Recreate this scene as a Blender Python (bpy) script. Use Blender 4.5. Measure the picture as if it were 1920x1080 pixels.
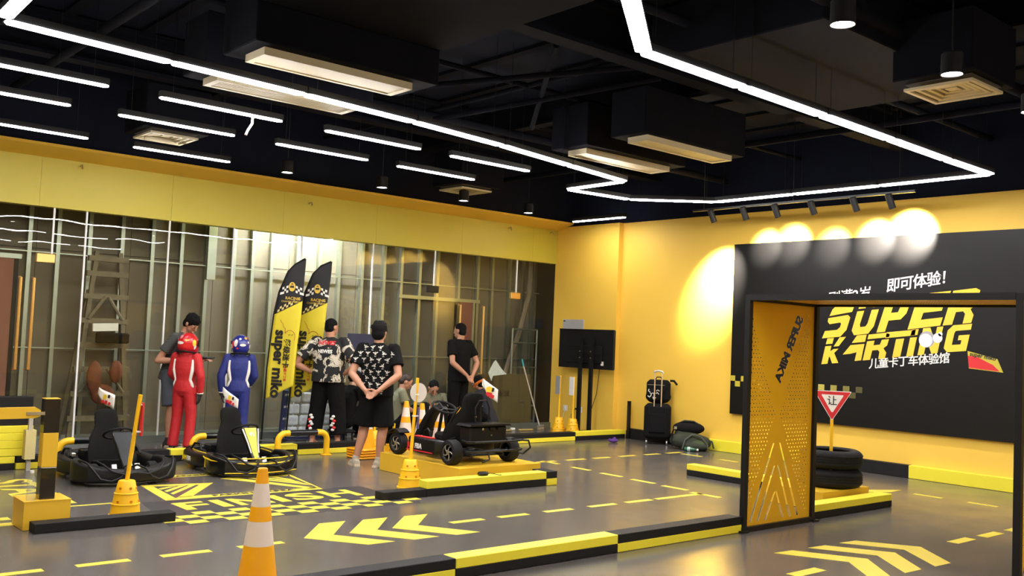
import bpy, bmesh, math, random
from mathutils import Vector, Matrix, geometry
from mathutils.bvhtree import BVHTree
random.seed(7)
S = bpy.context.scene
for o in list(bpy.data.objects): bpy.data.objects.remove(o, do_unlink=True)
COL = S.collection
R = math.radians

# ---------------------------------------------------------------- camera, world, exposure
# world axes: X runs along the glass front towards the mural wall, Y along the mural wall towards the glass front
def make_camera():
    f, p, r, y = 1815.0, 0.0517793, 0.0422299, 0.8605543
    fw = Vector((math.cos(y)*math.cos(p), math.sin(y)*math.cos(p), math.sin(p)))
    rt = Vector((math.sin(y), -math.cos(y), 0)); up = rt.cross(fw)
    c, s = math.cos(r), math.sin(r)
    rt2 = c*rt + s*up; up2 = -s*rt + c*up
    cd = bpy.data.cameras.new('camera'); co = bpy.data.objects.new('camera', cd); COL.objects.link(co)
    cd.sensor_width = 36; cd.lens = f/1920*36; cd.clip_start = .05; cd.clip_end = 100
    m = Matrix((rt2, up2, -fw)).transposed().to_4x4(); m.translation = Vector((0, 0, 1.58))
    co.matrix_world = m; S.camera = co
make_camera()
W = bpy.data.worlds.new('world'); S.world = W; W.use_nodes = True
W.node_tree.nodes['Background'].inputs[0].default_value = (.5, .55, .7, 1)
W.node_tree.nodes['Background'].inputs[1].default_value = .02
S.view_settings.view_transform = 'Standard'; S.view_settings.look = 'None'
S.view_settings.gamma = 1; S.view_settings.use_curve_mapping = False
S.view_settings.exposure = 0.85
STRIP_POWER = 40.0      # emission of the hanging LED strips
SPOT_POWER = 420.0
CAVITY_POWER = 430.0

# ---------------------------------------------------------------- materials
MATS = {}
def mat(name, col, rough=.5, metal=0., var=.08, scale=6., bump=0., bscale=60., emit=0., spec=.5, coat=0., trans=0.):
    if name in MATS: return MATS[name]
    m = bpy.data.materials.new(name); m.use_nodes = True; nt = m.node_tree; b = nt.nodes['Principled BSDF']
    b.inputs['Roughness'].default_value = rough; b.inputs['Metallic'].default_value = metal
    b.inputs['Specular IOR Level'].default_value = spec; b.inputs['Coat Weight'].default_value = coat
    b.inputs['Transmission Weight'].default_value = trans
    tc = nt.nodes.new('ShaderNodeTexCoord')
    n = nt.nodes.new('ShaderNodeTexNoise'); n.inputs['Scale'].default_value = scale; n.inputs['Detail'].default_value = 4
    nt.links.new(tc.outputs['Object'], n.inputs['Vector'])
    mx = nt.nodes.new('ShaderNodeMix'); mx.data_type = 'RGBA'
    mx.inputs[6].default_value = tuple(max(0, c*(1-var)) for c in col)+(1,)
    mx.inputs[7].default_value = tuple(min(1, c*(1+var)) for c in col)+(1,)
    nt.links.new(n.outputs[0], mx.inputs[0]); nt.links.new(mx.outputs[2], b.inputs['Base Color'])
    if bump:
        n2 = nt.nodes.new('ShaderNodeTexNoise'); n2.inputs['Scale'].default_value = bscale; n2.inputs['Detail'].default_value = 3
        nt.links.new(tc.outputs['Object'], n2.inputs['Vector'])
        bp = nt.nodes.new('ShaderNodeBump'); bp.inputs['Strength'].default_value = bump; bp.inputs['Distance'].default_value = .02
        nt.links.new(n2.outputs[0], bp.inputs['Height']); nt.links.new(bp.outputs[0], b.inputs['Normal'])
    if emit:
        b.inputs['Emission Color'].default_value = tuple(col)+(1,); b.inputs['Emission Strength'].default_value = emit
    MATS[name] = m; return m
def ramp_mat(name, stops, scale, rough=.6, detail=5, bump=0., const=True, dist=0.):
    m = mat(name, (.5, .5, .5), rough, bump=bump, bscale=25); nt = m.node_tree; b = nt.nodes['Principled BSDF']
    tc = [n for n in nt.nodes if n.type == 'TEX_COORD'][0]
    n = nt.nodes.new('ShaderNodeTexNoise'); n.inputs['Scale'].default_value = scale; n.inputs['Detail'].default_value = detail
    n.inputs['Distortion'].default_value = dist
    nt.links.new(tc.outputs['Object'], n.inputs['Vector'])
    r = nt.nodes.new('ShaderNodeValToRGB'); r.color_ramp.interpolation = 'CONSTANT' if const else 'LINEAR'
    e = r.color_ramp.elements
    e[0].position, e[0].color = stops[0][0], tuple(stops[0][1])+(1,)
    e[1].position, e[1].color = stops[1][0], tuple(stops[1][1])+(1,)
    for p, c in stops[2:]: x = e.new(p); x.color = tuple(c)+(1,)
    nt.links.new(n.outputs[0], r.inputs[0])
    for l in list(b.inputs['Base Color'].links): nt.links.remove(l)
    nt.links.new(r.outputs[0], b.inputs['Base Color']); return m
def glass_mat(name, tint=(.86, .88, .84), ior=1.5, wob=.0, gl=.04):
    m = bpy.data.materials.new(name); m.use_nodes = True; nt = m.node_tree; nt.nodes.remove(nt.nodes['Principled BSDF'])
    out = nt.nodes['Material Output']
    t = nt.nodes.new('ShaderNodeBsdfTransparent'); t.inputs[0].default_value = tint+(1,)
    g = nt.nodes.new('ShaderNodeBsdfGlossy'); g.inputs['Roughness'].default_value = gl
    f = nt.nodes.new('ShaderNodeFresnel'); f.inputs[0].default_value = ior
    mx = nt.nodes.new('ShaderNodeMixShader')
    ge = nt.nodes.new('ShaderNodeNewGeometry'); su = nt.nodes.new('ShaderNodeMath'); su.operation = 'SUBTRACT'; su.inputs[0].default_value = 1.; su.use_clamp = True
    mu = nt.nodes.new('ShaderNodeMath'); mu.operation = 'MULTIPLY'        # only the outer face mirrors: a thin pane does not trap light
    nt.links.new(ge.outputs['Backfacing'], su.inputs[1]); nt.links.new(f.outputs[0], mu.inputs[0]); nt.links.new(su.outputs[0], mu.inputs[1])
    nt.links.new(mu.outputs[0], mx.inputs[0]); nt.links.new(t.outputs[0], mx.inputs[1]); nt.links.new(g.outputs[0], mx.inputs[2])
    nt.links.new(mx.outputs[0], out.inputs[0])
    if wob:
        tc = nt.nodes.new('ShaderNodeTexCoord'); n = nt.nodes.new('ShaderNodeTexNoise'); n.inputs['Scale'].default_value = .9
        nt.links.new(tc.outputs['Object'], n.inputs['Vector'])
        bp = nt.nodes.new('ShaderNodeBump'); bp.inputs['Strength'].default_value = wob; bp.inputs['Distance'].default_value = .05
        nt.links.new(n.outputs[0], bp.inputs['Height']); nt.links.new(bp.outputs[0], g.inputs['Normal'])
    MATS[name] = m; return m
def emis(name, col, strength):
    m = bpy.data.materials.new(name); m.use_nodes = True; nt = m.node_tree; nt.nodes.remove(nt.nodes['Principled BSDF'])
    e = nt.nodes.new('ShaderNodeEmission'); e.inputs[0].default_value = tuple(col)+(1,); e.inputs[1].default_value = strength
    nt.links.new(e.outputs[0], nt.nodes['Material Output'].inputs[0]); MATS[name] = m; return m

YW = mat('yellow_wall', (.85, .54, .07), .6, var=.03, scale=2, bump=.05, bscale=180)
YL = mat('lemon_paint', (.52, .43, .035), .5, var=.03, scale=3)
YF = mat('foam_yellow', (.84, .72, .035), .55, var=.04, scale=9, bump=.05, bscale=90)
BF = mat('foam_black', (.010, .0095, .009), .65, var=.3, scale=9, bump=.08, bscale=90, spec=.25)
YT = mat('floor_tape_yellow', (.72, .585, .06), .4, var=.05, scale=12)
BOXY = mat('board_yellow', (.78, .47, .03), .35, var=.04, scale=4)
CONEY = mat('cone_yellow', (.90, .50, .008), .45, var=.04, scale=8)
CONEO = mat('cone_orange', (.93, .41, .004), .45, var=.04, scale=8)
CONEW = mat('cone_white_band', (.78, .66, .56), .35, var=.04)
BLK = mat('black_plastic', (.007, .007, .0075), .4, var=.2, scale=20, bump=.03, bscale=150, spec=.3)
BLKG = mat('black_gloss', (.008, .008, .009), .15, var=.2, coat=.4)
BLKM = mat('black_metal', (.007, .007, .0075), .45, var=.2, scale=14, spec=.3)
RUB = mat('rubber', (.009, .009, .009), .75, var=.25, scale=25, bump=.2, bscale=80, spec=.25)
FABK = mat('black_fabric', (.007, .007, .0075), .9, var=.25, scale=30, bump=.25, bscale=14, spec=.15)
STEEL = mat('steel', (.62, .60, .56), .3, 1., var=.06, scale=14)
GALV = mat('galvanised_steel', (.42, .45, .38), .38, .85, var=.15, scale=5)
WHITE = mat('white_plastic', (.78, .78, .76), .45, var=.03)
PAPER = mat('paper_white', (.80, .77, .70), .7, var=.03)
CREAM = mat('cream_metal', (.60, .52, .34), .5, var=.04)
CEIL = mat('ceiling_black', (.0060, .0075, .0150), .9, var=.35, scale=2, spec=.1)
CEIB = mat('ceiling_beam_black', (.0046, .0048, .0080), .9, var=.35, scale=5, spec=.08)
RED = mat('red_print', (.62, .02, .025), .5, var=.05)
INK = mat('ink_black', (.010, .010, .010), .5, var=.1)
SKIN = mat('skin', (.44, .21, .125), .55, var=.08, scale=12)
HAIR = mat('hair_black', (.005, .0045, .0045), .8, var=.4, scale=40, bump=.6, bscale=70, spec=.15)

# ---------------------------------------------------------------- geometry helpers
class MB:
    def __init__(s): s.v = []; s.f = []; s.m = []; s.mi = 0
    def add(s, vs, fs):
        o = len(s.v); s.v += [tuple(v) for v in vs]; s.f += [tuple(i+o for i in f) for f in fs]; s.m += [s.mi]*len(fs); return s
    def box(s, c, d, rot=None, ch=0.):
        hx, hy, hz = d[0]/2, d[1]/2, d[2]/2; c = Vector(c)
        if ch:
            vs = []; h = (hx, hy, hz); k = min(ch, hx*.9, hy*.9, hz*.9)
            prof = [(-hx+k, -hy), (hx-k, -hy), (hx, -hy+k), (hx, hy-k), (hx-k, hy), (-hx+k, hy), (-hx, hy-k), (-hx, -hy+k)]
            ins = [(max(-hx+k, min(hx-k, x)) if 1 else x, max(-hy+k, min(hy-k, y))) for x, y in prof]
            rows = [(ins, -hz), (prof, -hz+k), (prof, hz-k), (ins, hz)]
            for pr, z in rows: vs += [Vector((x, y, z)) for x, y in pr]
            fs = [tuple(range(7, -1, -1)), tuple(range(24, 32))]
            for r in range(3):
                for i in range(8): j = (i+1) % 8; fs.append((r*8+i, r*8+j, r*8+8+j, r*8+8+i))
        else:
            vs = [Vector((x, y, z)) for x in (-hx, hx) for y in (-hy, hy) for z in (-hz, hz)]
            fs = [(0, 1, 3, 2), (4, 6, 7, 5), (0, 4, 5, 1), (2, 3, 7, 6), (0, 2, 6, 4), (1, 5, 7, 3)]
        if rot is not None: vs = [rot @ v for v in vs]
        return s.add([v+c for v in vs], fs)
    def bx(s, x0, x1, y0, y1, z0, z1, ch=0.):
        return s.box(((x0+x1)/2, (y0+y1)/2, (z0+z1)/2), (abs(x1-x0), abs(y1-y0), abs(z1-z0)), None, ch)
    def loft(s, rings, cap=True, closed=False):
        n = len(rings[0]); vs = [v for r in rings for v in r]; fs = []; k = len(rings)
        for r in range(k if closed else k-1):
            q = (r+1) % k
            for i in range(n): j = (i+1) % n; fs.append((r*n+i, r*n+j, q*n+j, q*n+i))
        if cap and not closed: fs += [tuple(range(n-1, -1, -1)), tuple((k-1)*n+i for i in range(n))]
        return s.add(vs, fs)
    def cyl(s, p0, p1, r0, r1=None, n=12):
        return s.tube([p0, p1], [r0, r0 if r1 is None else r1], n)
    def tube(s, pts, r, n=8, closed=False, flat=None):
        pts = [Vector(p) for p in pts]; k = len(pts); rr = r if isinstance(r, (list, tuple)) else [r]*k; rings = []; pu = None
        for i, p in enumerate(pts):
            a = pts[(i-1) % k] if (closed or i > 0) else p; b = pts[(i+1) % k] if (closed or i < k-1) else p
            d = b-a
            d = d.normalized() if d.length > 1e-9 else Vector((0, 0, 1))
            if pu is None: u = d.orthogonal().normalized() if abs(d.z) > .9 else d.cross(Vector((0, 0, 1))).normalized()
            else:
                u = pu-d*pu.dot(d); u = u.normalized() if u.length > 1e-6 else d.orthogonal().normalized()
            pu = u; w = d.cross(u)
            rings.append([p+(u*math.cos(t)+w*math.sin(t)*(flat or 1))*rr[i] for t in [2*math.pi*q/n for q in range(n)]])
        return s.loft(rings, True, closed)
    def cap(s, p0, p1, r0, r1, n=10):
        p0 = Vector(p0); p1 = Vector(p1); d = p1-p0; L = d.length; d = d/L if L > 1e-9 else Vector((0, 0, 1))
        pts = []; rr = []
        for a in (80, 50, 22): pts.append(p0-d*r0*math.sin(R(a))); rr.append(r0*math.cos(R(a)))
        pts += [p0, p1]; rr += [r0, r1]
        for a in (22, 50, 80): pts.append(p1+d*r1*math.sin(R(a))); rr.append(r1*math.cos(R(a)))
        return s.tube(pts, rr, n)
    def ell(s, c, r, rot=None, nu=14, nv=8):
        rings = []; c = Vector(c)
        for j in range(nv+1):
            a = -math.pi/2+math.pi*j/nv; a = max(-1.5, min(1.5, a)); ring = []
            for i in range(nu):
                t = 2*math.pi*i/nu; v = Vector((r[0]*math.cos(a)*math.cos(t), r[1]*math.cos(a)*math.sin(t), r[2]*math.sin(a)))
                ring.append(c+(rot @ v if rot is not None else v))
            rings.append(ring)
        return s.loft(rings)
    def lathe(s, prof, c=(0, 0, 0), n=24, rot=None, cap=True):
        c = Vector(c); rings = []
        for r, z in prof:
            ring = []
            for i in range(n):
                t = 2*math.pi*i/n; v = Vector((r*math.cos(t), r*math.sin(t), z)); ring.append(c+(rot @ v if rot is not None else v))
            rings.append(ring)
        return s.loft(rings, cap)
    def prism(s, poly, M, d0, d1):
        n = len(poly); vs = [M @ Vector((x, y, d0)) for x, y in poly]+[M @ Vector((x, y, d1)) for x, y in poly]
        tri = geometry.tessellate_polygon([[Vector((x, y, 0)) for x, y in poly]])
        fs = []
        for t in tri: fs += [tuple(t), tuple(i+n for i in reversed(t))]
        for i in range(n): j = (i+1) % n; fs.append((i, j, j+n, i+n))
        return s.add(vs, fs)
    def mesh(s, name, mats, smooth=False):
        me = bpy.data.meshes.new(name); me.from_pydata(s.v, [], s.f)
        for m in (mats if isinstance(mats, (list, tuple)) else [mats]): me.materials.append(m)
        for p, i in zip(me.polygons, s.m): p.material_index = i
        bm = bmesh.new(); bm.from_mesh(me); bmesh.ops.recalc_face_normals(bm, faces=bm.faces)
        if smooth:
            for f in bm.faces: f.smooth = True
            for e in bm.edges:
                if len(e.link_faces) == 2 and e.calc_face_angle(0) > R(38): e.smooth = False
        bm.to_mesh(me); bm.free(); me.update(); return me
    def build(s, name, mats, parent=None, smooth=False, loc=None):
        o = bpy.data.objects.new(name, s.mesh(name, mats, smooth)); COL.objects.link(o)
        if parent: o.parent = parent
        if loc: o.location = loc
        return o
def tag(o, label=None, cat=None, group=None, kind=None):
    if label: o['label'] = label
    if cat: o['category'] = cat
    if group: o['group'] = group
    if kind: o['kind'] = kind
    return o
def T(name, label, cat, loc=(0, 0, 0), rz=0., group=None, kind=None):
    o = bpy.data.objects.new(name, None); COL.objects.link(o); o.location = loc; o.rotation_euler = (0, 0, rz); o.empty_display_size = .1
    return tag(o, label, cat, group, kind)
def st(name, mb, m, parent=None, smooth=False):
    o = mb.build(name, m, parent, smooth)
    if not parent: o['kind'] = 'structure'
    return o
def copy_tree(o, parent=None):
    c = o.copy(); COL.objects.link(c); c.parent = parent
    for ch in list(o.children): copy_tree(ch, c)
    return c
def inst(name, me, parent, loc=(0, 0, 0), rz=0.):
    o = bpy.data.objects.new(name, me); COL.objects.link(o); o.parent = parent; o.location = loc; o.rotation_euler = (0, 0, rz); return o
def basis(o, x, y, z=None):
    x = Vector(x).normalized(); y = Vector(y); y = (y-x*y.dot(x)).normalized(); z = x.cross(y)
    m = Matrix((x, y, z)).transposed().to_4x4(); m.translation = Vector(o); return m
TMP = bpy.data.scenes.new('scratch')       # small scratch scene so that evaluating a shape stays quick
def evaluated(o):
    TMP.collection.objects.link(o)
    with bpy.context.temp_override(scene=TMP, view_layer=TMP.view_layers[0]): dg = bpy.context.evaluated_depsgraph_get(); dg.update()
    me = bpy.data.meshes.new_from_object(o.evaluated_get(dg)); bpy.data.objects.remove(o); return me
def text_mesh(body, size, offset=0., shear=0., ext=.001, sx=1., space=1., ax='LEFT'):
    c = bpy.data.curves.new('t', 'FONT'); c.body = body; c.size = size; c.offset = offset; c.shear = shear; c.extrude = ext
    c.align_x = ax; c.space_character = space; c.resolution_u = 3
    me = evaluated(bpy.data.objects.new('t', c)); bpy.data.curves.remove(c)
    if sx != 1: me.transform(Matrix.Diagonal((sx, 1, 1, 1)))
    return me
def text(name, body, size, M, m, parent=None, **k):
    me = text_mesh(body, size, **k); me.transform(M); me.materials.clear(); me.materials.append(m)
    o = bpy.data.objects.new(name, me); COL.objects.link(o); o.parent = parent; return o
def blob(name, mb, m, parent=None, voxel=.012, smooth=2, loc=None):
    """one continuous skin grown over the overlapping solids collected in mb"""
    o = bpy.data.objects.new('t', mb.mesh('t', m)); md = o.modifiers.new('r', 'REMESH'); md.mode = 'VOXEL'; md.voxel_size = voxel; md.use_smooth_shade = True
    me = evaluated(o)
    bm = bmesh.new(); bm.from_mesh(me)
    for _ in range(smooth): bmesh.ops.smooth_vert(bm, verts=bm.verts, factor=.5, use_axis_x=True, use_axis_y=True, use_axis_z=True)
    for f in bm.faces: f.smooth = True
    bm.to_mesh(me); bm.free(); me.materials.clear(); me.materials.append(m); me.name = name
    q = bpy.data.objects.new(name, me); COL.objects.link(q)
    if parent: q.parent = parent
    if loc: q.location = loc
    return q
BVC = {}
def project_on(me, target, d, off=.003):
    """press flat print onto a body: every vertex is moved along d until it meets the target"""
    if target.name not in BVC: BVC[target.name] = BVHTree.FromPolygons([v.co for v in target.data.vertices], [p.vertices for p in target.data.polygons])
    bv = BVC[target.name]; d = Vector(d).normalized()
    for v in me.vertices:
        h = bv.ray_cast(v.co-d*2, d)
        if h[0] is not None: v.co = h[0]-d*off
    return me
# ================================================================ the setting
floor_m = mat('floor_vinyl', (.098, .088, .080), .24, var=.22, scale=.9, bump=.02, bscale=3)
def floor_nodes():
    nt = floor_m.node_tree; b = nt.nodes['Principled BSDF']; tc = [n for n in nt.nodes if n.type == 'TEX_COORD'][0]
    n = nt.nodes.new('ShaderNodeTexNoise'); n.inputs['Scale'].default_value = 1.7; n.inputs['Detail'].default_value = 5
    nt.links.new(tc.outputs['Object'], n.inputs['Vector'])
    mr = nt.nodes.new('ShaderNodeMapRange'); mr.inputs[3].default_value = .12; mr.inputs[4].default_value = .32
    nt.links.new(n.outputs[0], mr.inputs[0]); nt.links.new(mr.outputs[0], b.inputs['Roughness'])
floor_nodes()
XW, YG, ZT = 12.2, 12.88, 3.63       # mural wall, glass front, top of the yellow paint
floor = st('floor', MB().bx(-4, 14, -5, 15.5, -.1, 0), floor_m)
ceiling = st('ceiling', MB().bx(-4, 14, -5, 15.5, 4.75, 4.9), CEIL)
wall_right = st('wall_right', MB().bx(XW, XW+.2, -5, 11.32, 0, ZT), YW)
st('upper_wall', MB().bx(XW+.001, XW+.2, -5, 15.4, ZT, 4.75), CEIL, wall_right)
st('pilaster', MB().bx(XW-.1, XW+.2, 11.32, YG, 0, ZT), YW, wall_right)
st('return_wall', MB().bx(XW+.2, XW+.4, 11.32, 15.4, 0, 4.75), CEIL, wall_right)
wall_near = st('wall_near', MB().bx(-4, 12.2, -5, -4.8, 0, ZT), YW); st('upper_wall', MB().bx(-4, 12.2, -5, -4.801, ZT, 4.75), CEIL, wall_near)
wall_left = st('wall_left', MB().bx(-4, -3.8, -5, 15.4, 0, ZT), YW); st('upper_wall', MB().bx(-4, -3.801, -5, 15.4, ZT, 4.75), CEIL, wall_left)
# header over the glass: lemon face panels below, sloping orange cove above
hdr = MB().bx(-3.8, XW-.1, YG-.02, YG+.12, 2.965, 3.58)
wall_header = st('wall_header', hdr, YL)
pan = [-3.8, -.6, 1.6, 3.3, 4.95, 6.6, 8.2, 9.9, 11.5, XW-.1]
for a, b in zip(pan, pan[1:]): st('header_panel', MB().bx(a+.0012, b-.0012, YG-.035, YG-.02, 2.965, 3.578), YL, wall_header)
cove = MB(); prof = [(YG-.035, 3.578), (YG-.16, 3.60), (YG-.42, 3.66), (YG-.45, 3.69), (YG+.1, 3.72), (YG+.1, 3.6)]
cove.loft([[Vector((x, y, z)) for y, z in prof] for x in (-3.8, XW-.1)]); st('cove', cove, YW, wall_header)
st('upper_wall', MB().bx(-3.8, XW+.2, YG-.40, YG+.1, 3.70, 4.75), CEIL, wall_header)
for u, z in ((3.75, 3.52), (7.0, 3.45), (10.9, 3.5), (11.9, 3.52)):
    st('hook', MB().tube([(u, YG-.05, z), (u, YG-.12, z+.01), (u, YG-.13, z-.04)], .012, 6), STEEL, wall_header)

# glass front: panes, slim white joints, patch fittings, pull handles, base channel
GLASS = glass_mat('clear_glass', (.93, .94, .90), 1.52, .06, .0)
gf = T('window_1', 'frameless glass shopfront under the lemon header', 'window', (0, 0, 0), kind='structure')
joints = [-3.8, -1.5, .9, 2.3, 3.49, 3.88, 4.95, 5.87, 6.94, 8.18, 9.38, 11.17, XW-.1]
for a, b in zip(joints, joints[1:]): MB().bx(a+.004, b-.004, YG-.006, YG+.006, .09, 2.965).build('pane', GLASS, gf)
for x in joints[4:-1]:
    if x in (3.49, 9.38, 11.17): MB().bx(x-.011, x+.011, YG-.011, YG+.011, 2.36, 2.965).build('joint', WHITE, gf)
    else: MB().bx(x-.011, x+.011, YG-.011, YG+.011, .09, 2.965).build('joint', WHITE, gf)
MB().bx(-3.8, XW-.1, YG-.035, YG+.035, 0, .09).build('base_channel', mat('channel_grey', (.20, .22, .20), .4, .6), gf)
BRASS = mat('brass_fitting', (.78, .50, .16), .3, .8)
for x in (3.42, 9.36, 11.15): MB().bx(x-.11, x+.11, YG-.03, YG+.03, 2.27, 2.385, .008).build('patch_fitting', BRASS if x != 9.36 else BLKM, gf)
def handle(x, z0, z1):
    h = MB().tube([(x, YG-.01, z1), (x, YG-.07, z1), (x, YG-.07, z0), (x, YG-.01, z0)], .02, 8); h.build('pull_handle', BRASS, gf)
for x in (3.14, 3.29): handle(x, .95, 2.07)
for x in (9.90, 10.40): handle(x, .95, 2.10)

# the partition being built behind the glass: boards, studs, tracks, door openings
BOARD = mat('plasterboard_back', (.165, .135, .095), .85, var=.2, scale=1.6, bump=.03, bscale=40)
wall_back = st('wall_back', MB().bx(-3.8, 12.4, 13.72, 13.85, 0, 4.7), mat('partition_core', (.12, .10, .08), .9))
for i, x in enumerate([-3.8+1.22*k for k in range(14) if -3.8+1.22*k < 12.3]):
    for z0, z1 in ((0, 1.19), (1.2, 2.49), (2.5, 3.7)):
        MB().bx(x, min(12.4, x+1.214), 13.70, 13.72, z0, z1).build('plasterboard', BOARD, wall_back)
studs = [.2, .6, 1.0, 1.4, 1.8, 2.2, 2.6, 3.0, 3.42, 3.77, 4.17, 4.6, 5.02, 5.44, 5.82, 6.24, 6.54, 6.85, 7.29, 7.68, 8.04, 8.47, 8.9, 9.25, 9.63, 10.01, 10.48, 10.91, 11.25, 11.67, 12.0, 12.25]
stud_me = MB(); stud_me.bx(-.025, .025, -.002, .0, 0, 3.7).bx(-.025, -.022, 0, .075, 0, 3.7).bx(.022, .025, 0, .075, 0, 3.7)
stud_me = stud_me.mesh('stud', GALV)
for x in studs: inst('stud', stud_me, wall_back, (x, 13.625, 0))
MB().bx(-3.8, 12.4, 13.62, 13.70, 0, .05).build('floor_track', GALV, wall_back)
MB().bx(9.2, 10.95, 13.60, 13.66, 2.18, 2.24).build('door_head_track', GALV, wall_back)
MB().bx(-3.8, 12.4, 13.60, 13.615, 1.19, 1.205).build('batten', GALV, wall_back)
MB().bx(-3.8, 12.4, 13.62, 13.64, 2.44, 2.455).build('batten', GALV, wall_back)
st('return_wall', MB().bx(-3.8, -3.6, YG+.12, 13.7, 0, 3.7), BOARD, wall_back)
st('cavity_lid', MB().bx(-3.8, 12.4, YG+.12, 13.72, 3.7, 3.75), BOARD, wall_back)
MB().bx(5.80, 5.93, 13.56, 13.60, 2.25, 3.2).build('stud_offcut', GALV, wall_back)
PINK = mat('pink_brown_board', (.30, .12, .085), .75, var=.12, scale=4)
door = T('door_1', 'pinkish brown door leaf seen through the glass at the left', 'door', kind='structure')
MB().bx(1.2, 3.22, 13.50, 13.56, 0, 2.33).build('leaf', PINK, door); MB().bx(1.2, 3.30, 13.48, 13.58, 2.33, 2.39).build('head_rail', GALV, door)
MB().bx(3.22, 3.27, 13.49, 13.57, 0, 2.33).build('edge', BLKM, door); MB().cyl((2.95, 13.50, 1.05), (2.95, 13.44, 1.05), .02).build('knob', STEEL, door)
strip = T('door_2', 'narrow maroon door opening behind the man dressed in black', 'door', kind='structure')
MB().bx(10.42, 10.72, 13.52, 13.6, 0, 2.18).build('leaf', mat('maroon_board', (.20, .055, .05), .7), strip)
MB().bx(10.37, 10.42, 13.5, 13.6, 0, 2.18).build('jamb', BLKM, strip); MB().bx(10.72, 10.76, 13.5, 13.6, 0, 2.18).build('jamb', GALV, strip)

# mural wall baseboard blocks
bb = T('baseboard_right', 'black and yellow foam kerb along the mural wall', 'baseboard', kind='structure')
ys = [(-4.8, -.2, YF), (-.2, 1.4, BF), (1.4, 2.9, YF), (2.9, 4.5, BF)]
for y0, y1, m in ((3.0, 4.5, BF), (4.5, 6.12, YF), (6.12, 7.7, BF), (7.7, 9.35, YF), (9.35, 11.0, BF)):
    MB().bx(XW-.1, XW-.001, y0+.003, y1-.003, .002, .165, .004).build('kerb_block', m, bb)

# ---------------------------------------------------------------- ceiling services
svc = ceiling
def child(name, mb, m, smooth=False): return mb.build(name, m, svc, smooth)
for y in (2.2, 6.3, 10.6): child('beam', MB().bx(-3.8, 12.2, y-.10, y+.10, 4.68, 4.72).bx(-3.8, 12.2, y-.012, y+.012, 4.3, 4.7).bx(-3.8, 12.2, y-.10, y+.10, 4.27, 4.31), CEIB)
for x in (1.2, 4.9, 8.5): child('beam', MB().bx(x-.08, x+.08, -4.8, 12.4, 4.70, 4.74).bx(x-.01, x+.01, -4.8, 12.4, 4.42, 4.7).bx(x-.08, x+.08, -4.8, 12.4, 4.40, 4.43), CEIB)
for i in range(20): child('deck_rib', MB().bx(-3.6+i*.8, -3.6+i*.8+.12, -4.8, 12.4, 4.71, 4.75), CEIB)
for (a, b) in (((6.1, 6.6, 4.35), (7.6, 8.6, 4.1)), ((7.6, 6.6, 4.35), (6.3, 8.8, 4.0)), ((5.6, 8.0, 4.1), (7.0, 6.4, 4.3))): child('brace', MB().cyl(a, b, .03), CEIB, True)
for y, z, r in ((3.9, 4.2, .06), (5.2, 4.3, .04), (9.2, 4.15, .05), (7.9, 4.35, .03)): child('pipe', MB().cyl((-3.8, y, z), (12.2, y, z), r, n=10), CEIB, True)
for x, z, r in ((2.8, 4.25, .045), (9.9, 4.1, .04), (6.9, 4.35, .03)): child('pipe', MB().cyl((x, -4.8, z), (x, 12.3, z), r, n=10), CEIB, True)
for x0, x1, y0, y1, z0, z1 in ((2.9, 5.0, 5.0, 6.9, 4.1, 4.6), (3.25, 5.0, 6.93, 7.55, 3.80, 4.4), (3.3, 5.0, 8.0, 8.5, 3.80, 4.3), (7.55, 9.3, 6.75, 7.25, 3.80, 4.3), (7.65, 9.4, 7.7, 8.3, 3.80, 4.3), (6.3, 8.9, 3.9, 5.6, 4.05, 4.5), (7.4, 8.2, 3.3, 3.95, 3.80, 4.3), (3.85, 4.6, 10.9, 11.6, 3.80, 4.3), (8.45, 9.25, 11.05, 11.75, 3.80, 4.3), (-2, 2.2, 6.0, 6.9, 4.0, 4.5)):
    child('duct', MB().bx(x0, x1, y0, y1, z0, z1, .01), CEIB)
def linear_vent(x0, x1, y0, y1, label, slats=True):
    t = T('air_vent', label, 'vent', ((x0+x1)/2, (y0+y1)/2, 3.75), group='long cream air vents in the ceiling')
    lx, ly = (x1-x0)/2, (y1-y0)/2; f = MB(); e = .035
    f.bx(-lx, lx, -ly, -ly+e, -.012, .05).bx(-lx, lx, ly-e, ly, -.012, .05).bx(-lx, -lx+e*1.6, -ly+e, ly-e, -.012, .05).bx(lx-e*1.6, lx, -ly+e, ly-e, -.012, .05)
    f.build('frame', CREAM, t)
    MB().bx(-lx+.01, lx-.01, -ly+.01, ly-.01, .035, .05).build('backing', mat('vent_dark', (.10, .085, .06), .8), t)
    n = 7 if slats else 5
    for i in range(n):
        y = -ly+e+(i+.5)*(2*ly-2*e)/n; w = (2*ly-2*e)/n*(.55 if slats else 1.02)
        MB().bx(-lx+e, lx-e, y-w/2, y+w/2, -.002, .012).build('slat', CREAM, t)
linear_vent(3.38, 4.80, 7.05, 7.39, 'long cream air vent between the light strips, nearest the camera', False)
linear_vent(3.46, 4.90, 8.12, 8.42, 'louvred cream air vent partly hidden behind the long light strip')
linear_vent(7.67, 9.14, 6.82, 7.10, 'long cream air vent right of the ceiling centre, far pair, nearer one', False)
linear_vent(7.79, 9.26, 7.85, 8.15, 'long cream air vent beside the zigzag bend of the light strip', False)
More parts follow.
